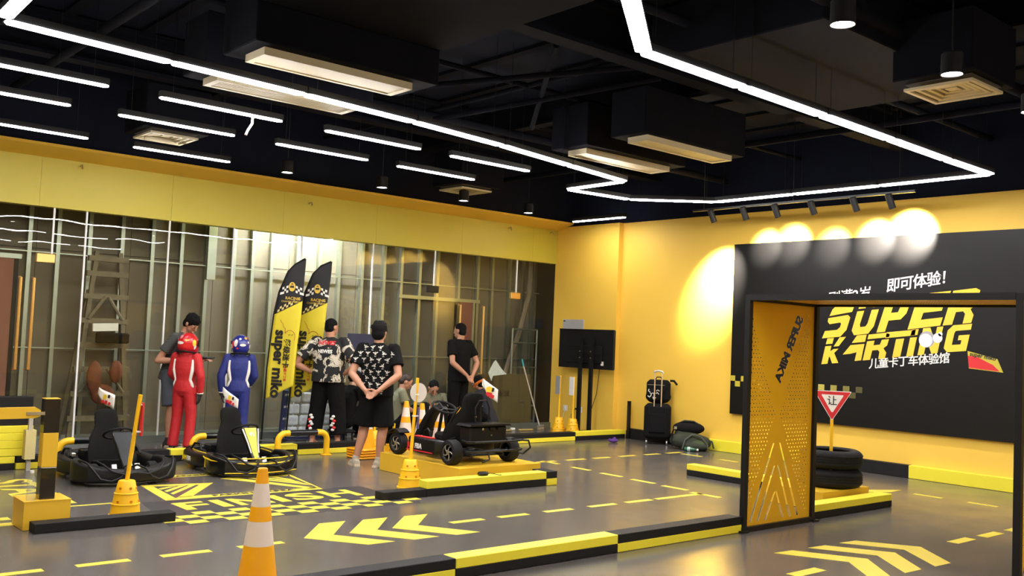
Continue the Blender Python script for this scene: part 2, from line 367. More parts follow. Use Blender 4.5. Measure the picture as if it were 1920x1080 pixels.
def square_vent(x, y, label, s=.28, rz=0.):
    t = T('square_diffuser', label, 'vent', (x, y, 3.75), rz, 'square cream ceiling diffusers')
    for i, k in enumerate((1., .78, .58, .38)):
        a = s*k; b = a-.032; z = .0+.01*i
        m = MB().bx(-a, a, -a, -b, z-.01, z+.012).bx(-a, a, b, a, z-.01, z+.012).bx(-a, -b, -b, b, z-.01, z+.012).bx(b, a, -b, b, z-.01, z+.012)
        m.build('ring', CREAM, t)
    MB().bx(-s*.97, s*.97, -s*.97, s*.97, .04, .05).build('backing', mat('vent_dark2', (.06, .05, .04), .8), t)
    MB().bx(-.05, .05, -.05, .05, .02, .035).build('core', CREAM, t)
square_vent(7.80, 3.63, 'square cream air diffuser at the upper right beside a round lamp')
square_vent(4.21, 11.24, 'square cream air diffuser over the left end of the glass')
square_vent(8.82, 11.42, 'square cream air diffuser behind the far round lamps')

# light strips
LED = emis('led_white', (1., .97, .97), STRIP_POWER)
def strip_between(p, q, label, group, z=3.6, w=.04):
    p = Vector((p[0], p[1], 0)); q = Vector((q[0], q[1], 0)); d = q-p; L = d.length; a = math.atan2(d.y, d.x)
    t = T('light_strip', label, 'light', ((p.x+q.x)/2, (p.y+q.y)/2, z), a, group)
    h = L/2
    MB().loft([[Vector((x, y*s, z2)) for y, z2 in ((-w, .012), (w, .012), (w, .07), (-w, .07))] for x, s in ((-h, .9), (h, .9))]).build('housing', BLKM, t)
    MB().loft([[Vector((x, y, z2)) for y, z2 in ((-w*k, .011), (w*k, .011), (w*k*.96, .001), (-w*k*.96, .001))] for x, k in ((-h, .25), (-h+.03, 1), (h-.03, 1), (h, .25))]).build('diffuser', LED, t)
    for x in (-h*.8, h*.8): MB().cyl((x, 0, .07), (x, 0, 4.752-z), .002, n=4).build('hanger_wire', BLKM, t)
zig = [(1.57, 7.29), (2.78, 7.41), (3.99, 7.50), (5.23, 7.62), (6.48, 7.80), (7.72, 8.05), (8.91, 8.28), (8.95, 9.36), (10.09, 9.27), (10.93, 8.41), (10.91, 7.15), (10.90, 5.95), (10.87, 4.63), (9.83, 4.62), (8.58, 4.58), (7.36, 4.55), (6.16, 4.52), (4.98, 4.49), (4.02, 3.76)]
where = ['first piece of the long zigzag light strip from the upper left corner', 'second piece of the zigzag light strip from the upper left corner', 'third piece of the zigzag light strip from the upper left', 'fourth piece of the zigzag light strip, left of the dark beam', 'fifth piece of the zigzag light strip, below the dark beam', 'zigzag strip piece just before the sharp bend', 'short zigzag strip piece at the sharp bend over the glass corner', 'zigzag strip piece after the sharp bend, above the pilaster', 'slanted zigzag strip piece left of the black spotlights', 'zigzag strip piece over the leftmost black spotlights', 'zigzag strip piece over the middle black spotlights', 'zigzag strip piece over the rightmost black spotlights', 'strip piece at the pointed right end of the zigzag', 'second strip piece from the pointed right end', 'third strip piece from the pointed right end', 'fourth strip piece from the pointed right end', 'fifth strip piece from the pointed right end', 'strip piece leaving the picture at the top right of centre']
for i, (p, q) in enumerate(zip(zig, zig[1:])):
    d = (Vector(q)-Vector(p)).normalized()*(.03 if i in (6, 7) else .006)
    strip_between((p[0]+d.x, p[1]+d.y), (q[0]-d.x, q[1]-d.y), 'white LED '+where[i], 'zigzag light strip pieces', w=.058)
strip_between((1.55, 7.20), (1.52, 6.0), 'white LED strip piece running off at the upper left corner', 'zigzag light strip pieces', w=.05)
rowsx = [(1.50, 2.70), (3.16, 4.37), (4.87, 6.06), (6.50, 7.70)]
ordn = ['leftmost', 'second from the left', 'third from the left', 'rightmost']
for rn, y, n in (('nearest', 8.66, 4), ('middle', 9.73, 4)):
    for i in range(n): strip_between((rowsx[i][0], y-.06+.04*i), (rowsx[i][1], y-.05+.04*i), 'short white LED strip, %s of the %s parallel row' % (ordn[i], rn), 'short parallel light strips')
strip_between((2.15, 11.24), (3.35, 11.27), 'short white LED strip nearest the lemon header, at the left edge', 'short parallel light strips')
strip_between((3.88, 11.34), (5.06, 11.34), 'short white LED strip nearest the lemon header, under the square diffuser', 'short parallel light strips')
strip_between((11.49, 11.83), (11.49, 10.63), 'short white LED strip alone in the far corner above the pilaster', 'short parallel light strips')
# further strips of the same hall, behind and beside the camera
for x in (-2.6, -1.2, .2, 1.6, 3.9, 5.3, 6.7, 8.1):
    for y in (1.2, -1.8):
        strip_between((x, y), (x+1.2, y), 'white LED strip of the hall behind the camera', 'light strips behind the camera', w=.05)
for y in (3.2, 4.6, 6.0): strip_between((.5, y), (.5, y+1.2), 'white LED strip of the hall left of the camera', 'light strips left of the camera', w=.05)
# loose cable end hanging from a strip
tag(MB().tube([(4.05, 8.62, 3.60), (4.04, 8.60, 3.52), (4.0, 8.60, 3.45), (3.98, 8.60, 3.40)], .012, 6).build('hanging_cable', WHITE, smooth=True), 'short white cable end hanging below a light strip', 'cable')

# round downlights
def downlight(x, y, z, label, r=.075):
    t = T('downlight', label, 'light', (x, y, z), 0, 'round hanging downlights')
    MB().lathe([(r*.8, .16), (r, .15), (r*1.05, .0), (r*.98, .0), (r*.95, .012)], n=20).build('housing', BLKM, t, True)
    MB().lathe([(r*.96, .012), (r*.5, .003), (.004, .001)], n=20).build('lens', LED, t, True)
    MB().cyl((0, 0, .15), (0, 0, 4.72-z), .006, n=6).build('stem', BLKM, t)
for x, y, l in ((5.34, 3.18, 'large round white downlight at the top right'), (6.81, 3.18, 'round white downlight just above the square diffuser at right'), (5.88, 11.41, 'leftmost of the far round downlights over the lemon header'), (7.34, 11.41, 'second far round downlight from the left over the header'), (8.81, 11.44, 'round downlight just below the far square diffuser'), (10.27, 11.62, 'far right round downlight over the end of the header'), (8.26, 3.2, 'round downlight cut by the right edge of the picture')):
    downlight(x, y, 3.6, l)

# track with six black spotlights aimed at the mural wall
trk = T('spotlight_track', 'black ceiling track carrying the spotlights before the mural wall', 'track', (11.3, 0, 3.54))
MB().bx(-.017, .017, 5.7, 9.1, .02, .05).build('rail', BLKM, trk)
for y in (5.9, 7.4, 8.9): MB().cyl((0, y, .05), (0, y, 1.21), .006, n=6).build('drop_rod', BLKM, trk)
sy = [8.75, 8.19, 7.67, 7.11, 6.50, 6.02]
aim = [(9.24, 2.62), (8.42, 3.10), (7.98, 3.14), (7.33, 3.06), (6.69, 3.12), (6.20, 3.16)]
pw = [3.4, 1.2, 1.4, .9, 2.4, 3.4]; an = [50, 40, 42, 40, 42, 50]
sl = ['leftmost', 'second from the left', 'third from the left', 'third from the right', 'second from the right', 'rightmost']
for i in range(6):
    t = T('spotlight', 'black cylinder spotlight on the track, %s of six' % sl[i], 'spotlight', (11.3, sy[i], 3.48), 0, 'black track spotlights')
    d = (Vector((XW, aim[i][0], aim[i][1]))-Vector((11.3, sy[i], 3.42))).normalized()
    body = Vector((.42, -.12, -.9)).normalized()
    rot = body.to_track_quat('-Z', 'Y').to_matrix()
    MB().lathe([(.034, .09), (.042, .085), (.044, -.10), (.036, -.10), (.034, -.085)], n=16, rot=rot).build('body', BLKM, t, True)
    MB().lathe([(.034, -.088), (.004, -.087)], n=16, rot=rot).build('lens', mat('spot_lens', (.9, .9, .85), .2), t)
    MB().cyl((0, 0, .02), (0, 0, .085), .010, n=8).bx(-.03, .03, -.015, .015, .07, .085).build('bracket', BLKM, t)
    ld = bpy.data.lights.new('spot_lamp', 'SPOT'); ld.energy = SPOT_POWER*pw[i]; ld.spot_size = R(an[i]); ld.spot_blend = 1.; ld.shadow_soft_size = .02; ld.color = (1, .92, .80)
    lo = bpy.data.objects.new('spot_lamp', ld); COL.objects.link(lo); lo.parent = t; lo.location = body*.115
    lo.rotation_euler = d.to_track_quat('-Z', 'Y').to_euler()
# work lights left burning behind the header, over the partition
for x, e in ((6.85, .8), (7.6, 1.1)):
    t = T('work_light', 'bright work lamp above the partition behind the header, %s' % ('left one' if x < 7 else 'right one'), 'light', (x, 13.2, 3.35), 0, 'work lamps behind the header')
    MB().bx(-.3, .3, -.04, .04, .01, .06).build('housing', WHITE, t)
    MB().bx(-.28, .28, -.03, .03, -.005, .01).build('tube', emis('work_tube%d' % int(x), (.80, .88, 1.), CAVITY_POWER*e), t)
# ================================================================ floor markings (thin vinyl pieces stuck to the floor)
def poly_on_floor(name, pts, m=None, z=.0016):
    MB().prism(pts, Matrix.Identity(4), .0, z).build(name, m or YT, floor)
def dash_x(x0, x1, y, w=.075, sk=.0): poly_on_floor('lane_dash', [(x0, y-w/2), (x1, y-w/2), (x1, y+w/2), (x0, y+w/2)])
def dash_y(y0, y1, x, w=.075): poly_on_floor('lane_dash', [(x-w/2, y0), (x+w/2, y0), (x+w/2, y1), (x-w/2, y1)])
for x0, x1 in ((.4, .78), (.95, 1.3), (1.46, 1.85), (2.05, 2.39), (2.6, 2.95), (3.16, 3.51), (5.07, 5.42), (5.6, 5.94), (6.15, 6.5), (6.73, 7.1), (7.25, 7.63), (7.70, 8.05), (8.07, 8.45)): dash_x(x0, x1, 6.56)
dash_y(6.30, 6.68, 8.42)
for y0, y1 in ((9.0, 9.32), (8.40, 8.72), (7.84, 8.18), (7.30, 7.65), (6.80, 7.15)): dash_y(y0, y1, 8.60+(y0-8.2)*.07)
for x0, x1 in ((8.50, 8.83), (9.02, 9.38), (9.53, 9.86), (10.05, 10.38), (10.58, 10.9), (11.06, 11.38)): dash_x(x0, x1, 9.25)
for y0, y1 in ((8.76, 9.12), (8.13, 8.45), (7.5, 7.85), (6.9, 7.2)): dash_y(y0, y1, 11.25)
for y0, y1 in ((5.07, 5.40), (4.47, 4.79), (3.8, 4.15)): dash_y(y0, y1, 10.82)
for x0, x1 in ((6.05, 6.41), (8.35, 8.70), (8.88, 9.24), (9.42, 9.78), (9.95, 10.3), (5.0, 5.4)): dash_x(x0, x1, 3.86-.03*(x0-7), .10)
for k in range(3):            # chevrons of the near lane pointing left
    o = k*.40
    poly_on_floor('chevron', [(3.71+o, 6.61), (4.09+o, 7.05-.03*k), (4.33+o, 7.04-.03*k), (3.965+o, 6.61), (4.25+o, 6.18-.02*k), (4.01+o, 6.18-.02*k)])
for k in range(3):            # chevrons inside the gate pointing right
    o = k*.425
    poly_on_floor('chevron', [(6.57+o, 4.39-.03*k), (6.79+o, 4.37-.03*k), (7.06+o, 3.88), (6.67+o, 3.49-.02*k), (6.44+o, 3.50-.02*k), (6.82+o, 3.90)])
for a, b in (((9.35, 5.62), (9.95, 5.42)), ((10.0, 5.7), (10.35, 5.4))): pass
for k in range(2): poly_on_floor('chevron', [(9.75+.42*k, 6.35), (9.98+.42*k, 6.35), (9.95+.42*k, 5.95), (10.55+.42*k, 5.62), (10.22+.42*k, 5.60), (9.62+.42*k, 5.95)])
# FINISH field: dark vinyl, letters, chequered strip
poly_on_floor('dark_vinyl', [(3.02, 7.48), (5.42, 7.48), (5.42, 8.56), (3.20, 8.58)], mat('dark_vinyl', (.035, .033, .038), .4, var=.1), .0008)
x = 3.40
for ch, wdt in (('F', .27), ('I', .10), ('N', .33), ('I', .10), ('S', .31), ('H', .33)):
    me = text_mesh(ch, .49, offset=.012, ext=.001); mx = [v.co.x for v in me.vertices]; a, b = min(mx), max(mx)
    me.transform(Matrix.Translation((x, 8.09, .002)) @ Matrix.Diagonal((wdt/(b-a), 1, 1, 1)) @ Matrix.Translation((-a, 0, 0)))
    me.materials.clear(); me.materials.append(YT); o = bpy.data.objects.new('letter', me); COL.objects.link(o); o.parent = floor; x += wdt+.065
for r in range(4):
    for i in range(8):
        x0 = 3.06+.332*i+(.166 if r % 2 else 0)-.01*r
        if x0 < 5.5: poly_on_floor('checker_square', [(x0, 7.86-.115*r), (x0+.166, 7.86-.115*r), (x0+.166, 7.975-.115*r), (x0, 7.975-.115*r)], None, .0022)
for r in range(4):            # its twin at the start line by the barrier
    for i in range(3):
        x0 = 2.02-.332*i-(.166 if r % 2 else 0)
        if x0 > 1.0: poly_on_floor('checker_square', [(x0-.1, 8.30-.115*r), (x0+.066, 8.30-.115*r), (x0+.066, 8.415-.115*r), (x0-.1, 8.415-.115*r)])
text('lettering', 'START', .52, basis((2.36, 10.35, .001), (0, -1, 0), (1, 0, 0)), YT, floor, offset=.012)
dash_x(2.55, 3.02, 8.68, .04)
# parking bay frames with hatched corners and small print
poly_on_floor('bay_line', [(3.42, 8.60), (4.99, 8.56), (4.99, 8.68), (3.60, 8.73)])
text('lettering', 'PARKING AREA', .105, basis((3.88, 8.625, .0022), (1, -.02, 0), (0, 1, 0)), INK, floor, offset=.003, sx=1.15)
poly_on_floor('bay_line', [(3.42, 8.60), (3.54, 8.66), (3.60, 9.36), (3.52, 9.50)])
poly_on_floor('bay_line', [(3.52, 9.50), (3.60, 9.39), (4.02, 9.31), (4.20, 9.37)])
poly_on_floor('bay_line', [(4.20, 9.37), (4.05, 9.33), (3.56, 8.70), (3.70, 8.70)])
for k in range(3): poly_on_floor('hatch', [(3.60, 8.88+.15*k), (3.60, 8.95+.15*k), (3.93-.10*k, 9.32), (4.00-.10*k, 9.32)])
poly_on_floor('bay_line', [(4.99, 8.57), (4.99, 8.66), (5.10, 9.46), (5.16, 9.58)])
poly_on_floor('bay_line', [(4.38, 9.60), (4.52, 9.66), (5.16, 9.58), (5.08, 9.48)])
poly_on_floor('bay_line', [(4.38, 9.60), (4.55, 9.55), (4.99, 8.62), (4.88, 8.64)])
for k in range(3): poly_on_floor('hatch', [(4.64+.12*k, 9.50), (4.70+.12*k, 9.50), (5.01, 8.95+.16*k), (5.0, 8.83+.16*k)])
poly_on_floor('bay_line', [(3.95, 9.86), (4.62, 9.84), (4.62, 9.98), (3.95, 10.0)]); text('lettering', 'PARKING AREA', .10, basis((3.98, 9.88, .0022), (1, 0, 0), (0, 1, 0)), INK, floor, offset=.003)

# ================================================================ foam kerbs
def kerb(x0, x1, y0, y1, top, label, lay=.068, layers=2):
    t = T('kerb_block', label, 'kerb', ((x0+x1)/2, (y0+y1)/2, 0), 0, 'foam kerb blocks around the track')
    lx, ly = (x1-x0)/2-.002, (y1-y0)/2-.002
    cols = [YF, BF] if top == 'k' else [BF, YF]
    if layers == 1: MB().bx(-lx, lx, -ly, ly, .002, lay, .004).build('bar', BF, t)
    else:
        MB().bx(-lx, lx, -ly, ly, .002, lay, .004).build('lower_bar', cols[0], t); MB().bx(-lx, lx, -ly, ly, lay, 2*lay, .004).build('upper_bar', cols[1], t)
kerb(.9, 2.4, 5.02, 5.17, 'y', 'yellow-topped foam kerb beyond the bottom edge of the picture')
kerb(2.4, 3.94, 5.02, 5.17, 'k', 'black-topped foam kerb at the bottom edge beside the big cone')
kerb(3.94, 5.48, 5.02, 5.17, 'y', 'yellow-topped foam kerb in the foreground, black below')
kerb(5.48, 7.03, 5.02, 5.17, 'k', 'black-topped foam kerb ending at the gate post')
kerb(2.08, 3.14, 7.66, 7.80, 'k', 'low single black foam bar in front of the barrier box', .075, 1)
kerb(5.15, 5.655, 7.72, 7.87, 'k', 'low single black foam bar left of the yellow kerb by the platform', .075, 1)
kerb(5.655, 7.25, 7.72, 7.87, 'y', 'yellow-topped foam kerb in front of the kart platform', .075)
kerb(7.255, 7.41, 7.72, 7.97, 'k', 'short black-topped foam kerb turning the corner right of the platform', .075)
kerb(8.14, 9.66, 5.05, 5.21, 'y', 'yellow-topped foam kerb in front of the tyre stack')
kerb(9.47, 9.62, 6.0, 7.6, 'y', 'yellow-topped foam kerb behind the gate panel, running towards the mural')
fk = [(1.14, 2.76, 'y', 'under the stacked bars at the left edge'), (2.77, 4.39, 'k', 'behind the all black kart'), (4.4, 6.02, 'y', 'behind the kart with yellow stripes'), (6.03, 7.65, 'k', 'in front of the man with hands on hips'), (7.66, 9.29, 'y', 'hidden behind the striped cones'), (9.3, 10.92, 'k', 'below the broom and white plastic scrap'), (10.93, 12.08, 'y', 'below the television stand')]
for a, b, c, l in fk: kerb(a, b, 11.0, 11.15, c, '%s-topped foam kerb %s' % ('black' if c == 'k' else 'yellow', l))

# stack of spare foam bars at the left edge
for i, (z0, z1, m, l, y0) in enumerate(((.14, .22, YF, 'lowest yellow', 11.0), (.22, .30, YF, 'second yellow', 11.0), (.30, .38, YF, 'third yellow', 11.0), (.38, .455, YF, 'highest yellow', 11.0), (.455, .58, BF, 'lower black', 11.03), (.58, .75, BF, 'topmost black', 11.06))):
    tag(MB().bx(1.3, 2.93-.012*(i % 2), y0, y0+.15, z0+.001, z1-.001, .004).build('foam_bar', m), '%s spare foam bar in the stack at the left edge' % l, 'foam bar', 'spare foam bars stacked at the left')
# barrier: box, post, arm
bar = T('barrier_box', 'yellow box base of the black and yellow barrier post', 'box', (2.21, 7.97, 0))
MB().bx(-.165, .165, -.15, .15, .003, .208).build('body', BOXY, bar); MB().bx(-.168, .168, -.153, .153, .208, .214).build('lid', BOXY, bar)
post = T('barrier_post', 'square black and yellow barrier post standing on a yellow box', 'post', (2.215, 7.92, .214))
for z0, z1, m in ((0, .24, BLKG), (.24, .50, BOXY), (.50, .755, BLKG)): MB().bx(-.055, .055, -.05, .05, z0, z1, .003).build('band', m, post)
MB().bx(-.055, .055, -.05, .05, .755, .76).build('cap', BOXY, post)
arm = T('barrier_boom', 'yellow barrier boom reaching from the post out of the picture', 'barrier', (2.13, 7.88, .87))
MB().loft([[Vector((0, -.012, -.028)), Vector((0, .012, -.028)), Vector((0, .012, .018)), Vector((0, -.012, .018))], [Vector((-.04, -.012, -.042)), Vector((-.04, .012, -.042)), Vector((-.04, .012, .042)), Vector((-.04, -.012, .042))], [Vector((-1.2, -.012, -.055)), Vector((-1.2, .012, -.055)), Vector((-1.2, .012, .03)), Vector((-1.2, -.012, .03))]]).build('plank', BOXY, arm)
MB().bx(-.10, .03, -.02, -.013, -.018, .006).build('bracket', STEEL, arm); MB().cyl((-.03, -.02, -.006), (-.03, -.028, -.006), .007, n=8).build('bolt', STEEL, arm)
sp = T('strap_post', 'pale grey post end behind the barrier arm at the left', 'post', (2.86, 10.9, 0))
MB().bx(-.02, .02, -.02, .02, 0, .62).build('shaft', mat('pale_grey', (.42, .38, .32), .6), sp); MB().bx(-.05, .05, -.05, .05, .12, .42).build('sleeve', mat('pale_tape', (.62, .52, .22), .6), sp)
PET = glass_mat('clear_bottle', (.93, .95, .92), 1.35, 0, .05)
def milky(m, k):
    nt = m.node_tree; out = nt.nodes['Material Output']; src = out.inputs[0].links[0].from_socket; d = nt.nodes.new('ShaderNodeBsdfDiffuse'); d.inputs[0].default_value = (.8, .8, .7, 1)
    mx = nt.nodes.new('ShaderNodeMixShader'); mx.inputs[0].default_value = k; nt.links.new(src, mx.inputs[1]); nt.links.new(d.outputs[0], mx.inputs[2]); nt.links.new(mx.outputs[0], out.inputs[0])
milky(PET, .14)
bt = T('water_bottle', 'clear plastic water bottle on the yellow barrier box', 'bottle', (2.10, 7.875, .2145))
prof = [(.004, .0), (.028, .0), (.031, .01), (.031, .05), (.029, .06), (.031, .07), (.029, .085), (.031, .10), (.031, .14), (.026, .165), (.013, .195), (.013, .205)]
MB().lathe(prof, n=18).build('body', PET, bt, True); MB().lathe([(.015, .203), (.015, .222), (.004, .223)], n=16).build('cap', WHITE, bt, True)

# tubular wheel stops
def wheel_stop(x0, x1, label):
    t = T('hoop_barrier', label, 'barrier', (x0, 10.88, 0), 0, 'yellow and black hoop barriers behind the karts')
    w = x1-x0; h = .33; r = .038; c = .10
    def arc(cx, a0, a1): return [(cx+c*math.cos(R(a)), 0, h-r-c+c*math.sin(R(a))) for a in range(a0, a1, -15 if a1 < a0 else 15)]
    L = [(0, 0, .012), (0, 0, h-r-c)]+arc(c, 180, 90)+[(c, 0, h-r), (c+.05, 0, h-r)]
    Rr = [(w-c-.05, 0, h-r), (w-c, 0, h-r)]+arc(w-c, 90, 0)+[(w, 0, h-r-c), (w, 0, .012)]
    MB().tube(L, r, 14).build('bend', CONEY, t, True); MB().tube(Rr, r, 14).build('bend', CONEY, t, True)
    MB().cyl((c+.05, 0, h-r), (w-c-.05, 0, h-r), r*.99, n=14).build('black_bar', BLKG, t, True)
    for x in (0, w):
        MB().lathe([(.068, .002), (.068, .012), (.04, .014)], (x, 0, 0), 20).build('flange', CONEY, t, True)
wheel_stop(3.14, 3.85, 'yellow and black hoop barrier behind the all black kart'); wheel_stop(4.60, 5.30, 'yellow and black hoop barrier behind the striped kart, left of its seat'); wheel_stop(5.68, 6.36, 'yellow and black hoop barrier right of the striped kart')

# display platform
pf = T('display_platform', 'low yellow box platform under the displayed kart', 'platform', (6.83, 8.74, 0))
MB().bx(-.57, .57, -.75, .75, .003, .195).build('body', BOXY, pf); MB().bx(-.572, .572, -.752, .752, .195, .203).build('top_board', BOXY, pf)
tp = T('tyre_platform', 'low yellow box platform under the two tyres', 'platform', (9.14, 5.60, 0))
MB().bx(-.44, .44, -.33, .33, .003, .175).build('body', BOXY, tp); MB().bx(-.442, .442, -.332, .332, .175, .183).build('top_board', BOXY, tp)
# tyres and the yield sign standing in them
def tyre(z, label, rz):
    t = T('car_tyre', label, 'tyre', (9.25, 5.52, z), rz, 'tyre stack'); h = .19; ro = .315
    prof = [(.205, .02), (.215, .005), (.26, .0), (ro-.03, .012), (ro-.006, .035), (ro, .06), (ro, h-.06), (ro-.006, h-.035), (ro-.03, h-.012), (.26, h), (.215, h-.005), (.205, h-.02), (.245, h-.05), (.25, .05)]
    n = 40; rings = [[Vector((r*math.cos(2*math.pi*i/n), r*math.sin(2*math.pi*i/n), q)) for i in range(n)] for r, q in prof]
    MB().loft(rings, closed=True).build('carcass', RUB, t, True)
    for z2 in (.055, .085, .105, .135): MB().lathe([(ro-.001, z2-.007), (ro+.004, z2-.006), (ro+.004, z2+.006), (ro-.001, z2+.007)], n=40, cap=False).build('tread_rib', RUB, t)
tyre(.184, 'lower black car tyre of the stack on the yellow platform', .2); tyre(.376, 'upper black car tyre of the stack around the sign pole', .9)
sg = T('yield_sign', 'red and white triangular yield sign on a yellow pole in the tyres', 'sign', (9.25, 5.52, .185), R(213-90))
SM = Matrix.Rotation(R(90), 4, 'X')
MB().bx(-.016, .016, -.016, .016, 0, .93).build('pole', CONEY, sg)
def tri(w, zt, h, rr): return [(-w/2, zt), (w/2, zt), (w/2+.0, zt-.01), (.008, zt-h), (-.008, zt-h), (-w/2, zt-.01)]
MS = basis((0, .0, 0), (-1, 0, 0), (0, 0, 1))
MB().prism(tri(.37, .985, .30, 0), MS, .017, .020).build('white_edge', WHITE, sg)
MB().prism(tri(.35, .978, .284, 0), MS, .020, .0215).build('red_triangle', RED, sg)
MB().prism(tri(.215, .945, .18, 0), MS, .0215, .023).build('white_triangle', PAPER, sg)
text('lettering', '让', .105, MS @ Matrix.Translation((-.055, .845, .024)), INK, sg, offset=.0012, ext=.0005)

# ================================================================ cones
cone_rings = [(.0, .125), (.46, .068), (.52, 0), ]
def traffic_cone(x, y, z, label, h=.68, rz=0., group='striped traffic cones', base=.17, name='traffic_cone'):
    t = T(name, label, 'cone', (x, y, z), rz, group)
    def r(q): return .128+(.028-.128)*(q/h)**.97
    def band(a, b, m, nm, e=0.):
        n = 6; MB().lathe([(r(a+(b-a)*i/n)+e, a+(b-a)*i/n) for i in range(n+1)], n=28, cap=False).build(nm, m, t, True)
    MB().box((0, 0, .016), (2*base, 2*base, .028), None, .012).build('base', CONEO, t)
    band(.028, h*.395, CONEO, 'lower_band'); band(h*.395, h*.585, CONEW, 'white_band'); band(h*.585, h*.70, CONEO, 'middle_band'); band(h*.70, h*.88, CONEW, 'white_band'); band(h*.88, h-.004, CONEO, 'tip')
    MB().lathe([(r(h)+.001, h-.004), (r(h)-.004, h), (r(h)-.012, h-.002), (.004, h-.02)], n=20, cap=True).build('rim', CONEO, t, True)
    return t
traffic_cone(2.71, 5.36, 0, 'big yellow and white striped traffic cone in the foreground', .745, 0.)
for x, y, l in ((7.47, 10.75, 'leftmost striped cone of the row behind the displayed kart'), (7.47, 10.39, 'second striped cone of the row behind the displayed kart'), (7.50, 10.03, 'striped cone seen below the steering wheel of the displayed kart'), (7.53, 9.67, 'striped cone seen between the steering wheel and seat')): traffic_cone(x, y, 0, l, .68, .1)
for k in range(4):
    traffic_cone(6.66, 10.45, k*.033, ['lowest', 'second', 'third', 'topmost'][k]+' traffic cone nested in the stack behind the barelegged man', .68, .05*k, 'nested traffic cones', .17)
def pole_cone(x, y, label, h=.82, lean=(0, 0), plate=None, rz=0.):
    t = T('pole_cone', label, 'cone', (x, y, 0), rz, 'stepped yellow cones with poles')
    pr = [(.128, .002), (.128, .02), (.118, .022), (.108, .10), (.113, .102), (.113, .108), (.103, .112), (.090, .185), (.094, .187), (.094, .193), (.086, .197), (.066, .285), (.060, .292), (.02, .294)]
    MB().lathe(pr, n=24).build('base', CONEY, t, True)
    for a in (215, 275, 325, 95):
        for z, r0 in ((.13, .100), (.235, .077)):
            d = Vector((math.cos(R(a)), math.sin(R(a)), 0)); MB().cyl(d*(r0-.01)+Vector((0, 0, z)), d*(r0+.005)+Vector((0, 0, z)), .011, n=10).build('hole_plug', mat('amber', (.62, .20, .005), .5), t)
    a, b = Vector((0, 0, .28)), Vector((lean[0], lean[1], h+.15))
    MB().cyl(a, b, .017, n=12).build('pole', CONEY, t, True)
    if plate:
        c = a.lerp(b, .80)
        if plate == 'red':
            MB().box(c+Vector((.035, 0, -.06)), (.012, .05, .27)).build('sign_plate', RED, t)
            for z in (.06, -.16): MB().box(c+Vector((.018, 0, z)), (.05, .03, .012)).build('cable_tie', WHITE, t)
        elif plate == 'disc':
            MB().lathe([(.004, -.004), (.10, -.004), (.10, .004), (.004, .004)], c+Vector((.02, -.01, .02)), 28, Matrix.Rotation(R(88), 3, 'Z') @ Matrix.Rotation(R(90), 3, 'Y')).build('sign_disc', mat('disc_back', (.66, .60, .55), .6), t, True)
            MB().box(c+Vector((.03, -.01, -.24)), (.012, .03, .22)).build('sign_plate', mat('sign_blue', (.10, .10, .25), .5), t)
            for z in (.0, -.22): MB().box(c+Vector((.0, 0, z)), (.05, .045, .012)).build('cable_tie', WHITE, t)
        else:
            MB().box(c+Vector((-.03, .02, -.02)), (.012, .10, .30)).build('sign_plate', mat('sign_grey', (.30, .30, .30), .5) if plate == 'grey' else WHITE, t)
            for z in (.10, -.14): MB().box(c+Vector((-.01, .01, z)), (.045, .03, .012)).build('cable_tie', WHITE, t)
pole_cone(2.87, 8.05, 'stepped yellow cone with a tall pole in front of the black kart', .84, (.05, -.05), 'red')
pole_cone(5.80, 8.23, 'stepped yellow cone with pole and round plate by the platform corner', .98, (.03, -.02), 'disc')
pole_cone(11.30, 11.80, 'left one of two pole cones below the television', .84, (0, 0), 'grey'); pole_cone(11.36, 11.53, 'right one of two pole cones below the television', .84, (0, 0), 'white')
pole_cone(6.90, 10.18, 'stepped yellow cone right behind the barelegged man', .3); pole_cone(7.05, 10.85, 'stepped yellow cone half hidden between the bare legs', .6)

# ================================================================ the gate on the right
GY = mat('gate_yellow', (.80, .44, .01), .38, var=.04, scale=3)
gate = T('gate', 'black framed walk-through gate with perforated yellow panels', 'gate', (0, 0, 0))
gx0, gx1, gy0, gy1, gh = 7.05, 8.10, 2.78, 5.05, 2.045
def gpost(x, y): MB().bx(x-.025, x+.025, y-.025, y+.025, 0, gh-.002, .003).build('post', BLKM, gate)
for x in (gx0, gx1):
    for y in (gy0, gy1-.025): gpost(x, y)
for y in (gy0, gy1-.025):
    MB().bx(gx0+.026, gx1-.026, y-.025, y+.025, gh-.055, gh).build('top_rail', BLKM, gate); MB().bx(gx0-.03, gx1+.03, y-.027, y+.027, .0, .045).build('bottom_rail', BLKM, gate)
for x in (gx0, gx1): MB().bx(x-.025, x+.025, gy0+.026, gy1-.052, gh-.05, gh).build('cross_rail', BLKM, gate)
for x in (gx0-.02, gx1+.02):
    for y in (gy0, gy1-.025): MB().bx(x-.045, x+.045, y-.05, y+.05, 0, .018).build('foot_plate', BLKM, gate)
def perforated(W, H, solid, cut):
    vs = [Vector((0, 0)), Vector((W, 0)), Vector((W, H)), Vector((0, H))]; es = [(0, 1), (1, 2), (2, 3), (3, 0)]; fc = []
    def hole(p):
        if sum(a[0]*b[1]-b[0]*a[1] for a, b in zip(p, p[1:]+p[:1])) < 0: p = p[::-1]
        o = len(vs); vs.extend(Vector(q) for q in p); fc.append(list(range(o, o+len(p))))
    for p in cut: hole(p)
    px, pz = .043, .0335; nx, nz = int((W-.06)/px), int((H-.08)/pz)
    for j in range(nz):
        for i in range(nx):
            x = .04+px*(i+.5*(j % 2)); z = .05+pz*j
            if not solid(x, z) and x < W-.03: hole([(x-.009, z), (x, z-.009), (x+.009, z), (x, z+.009)])
    r = geometry.delaunay_2d_cdt(vs, es, fc, 0, 1e-6)
    ov, of, orig = r[0], r[2], r[5]
    return ov, [f for f, q in zip(of, orig) if not q]
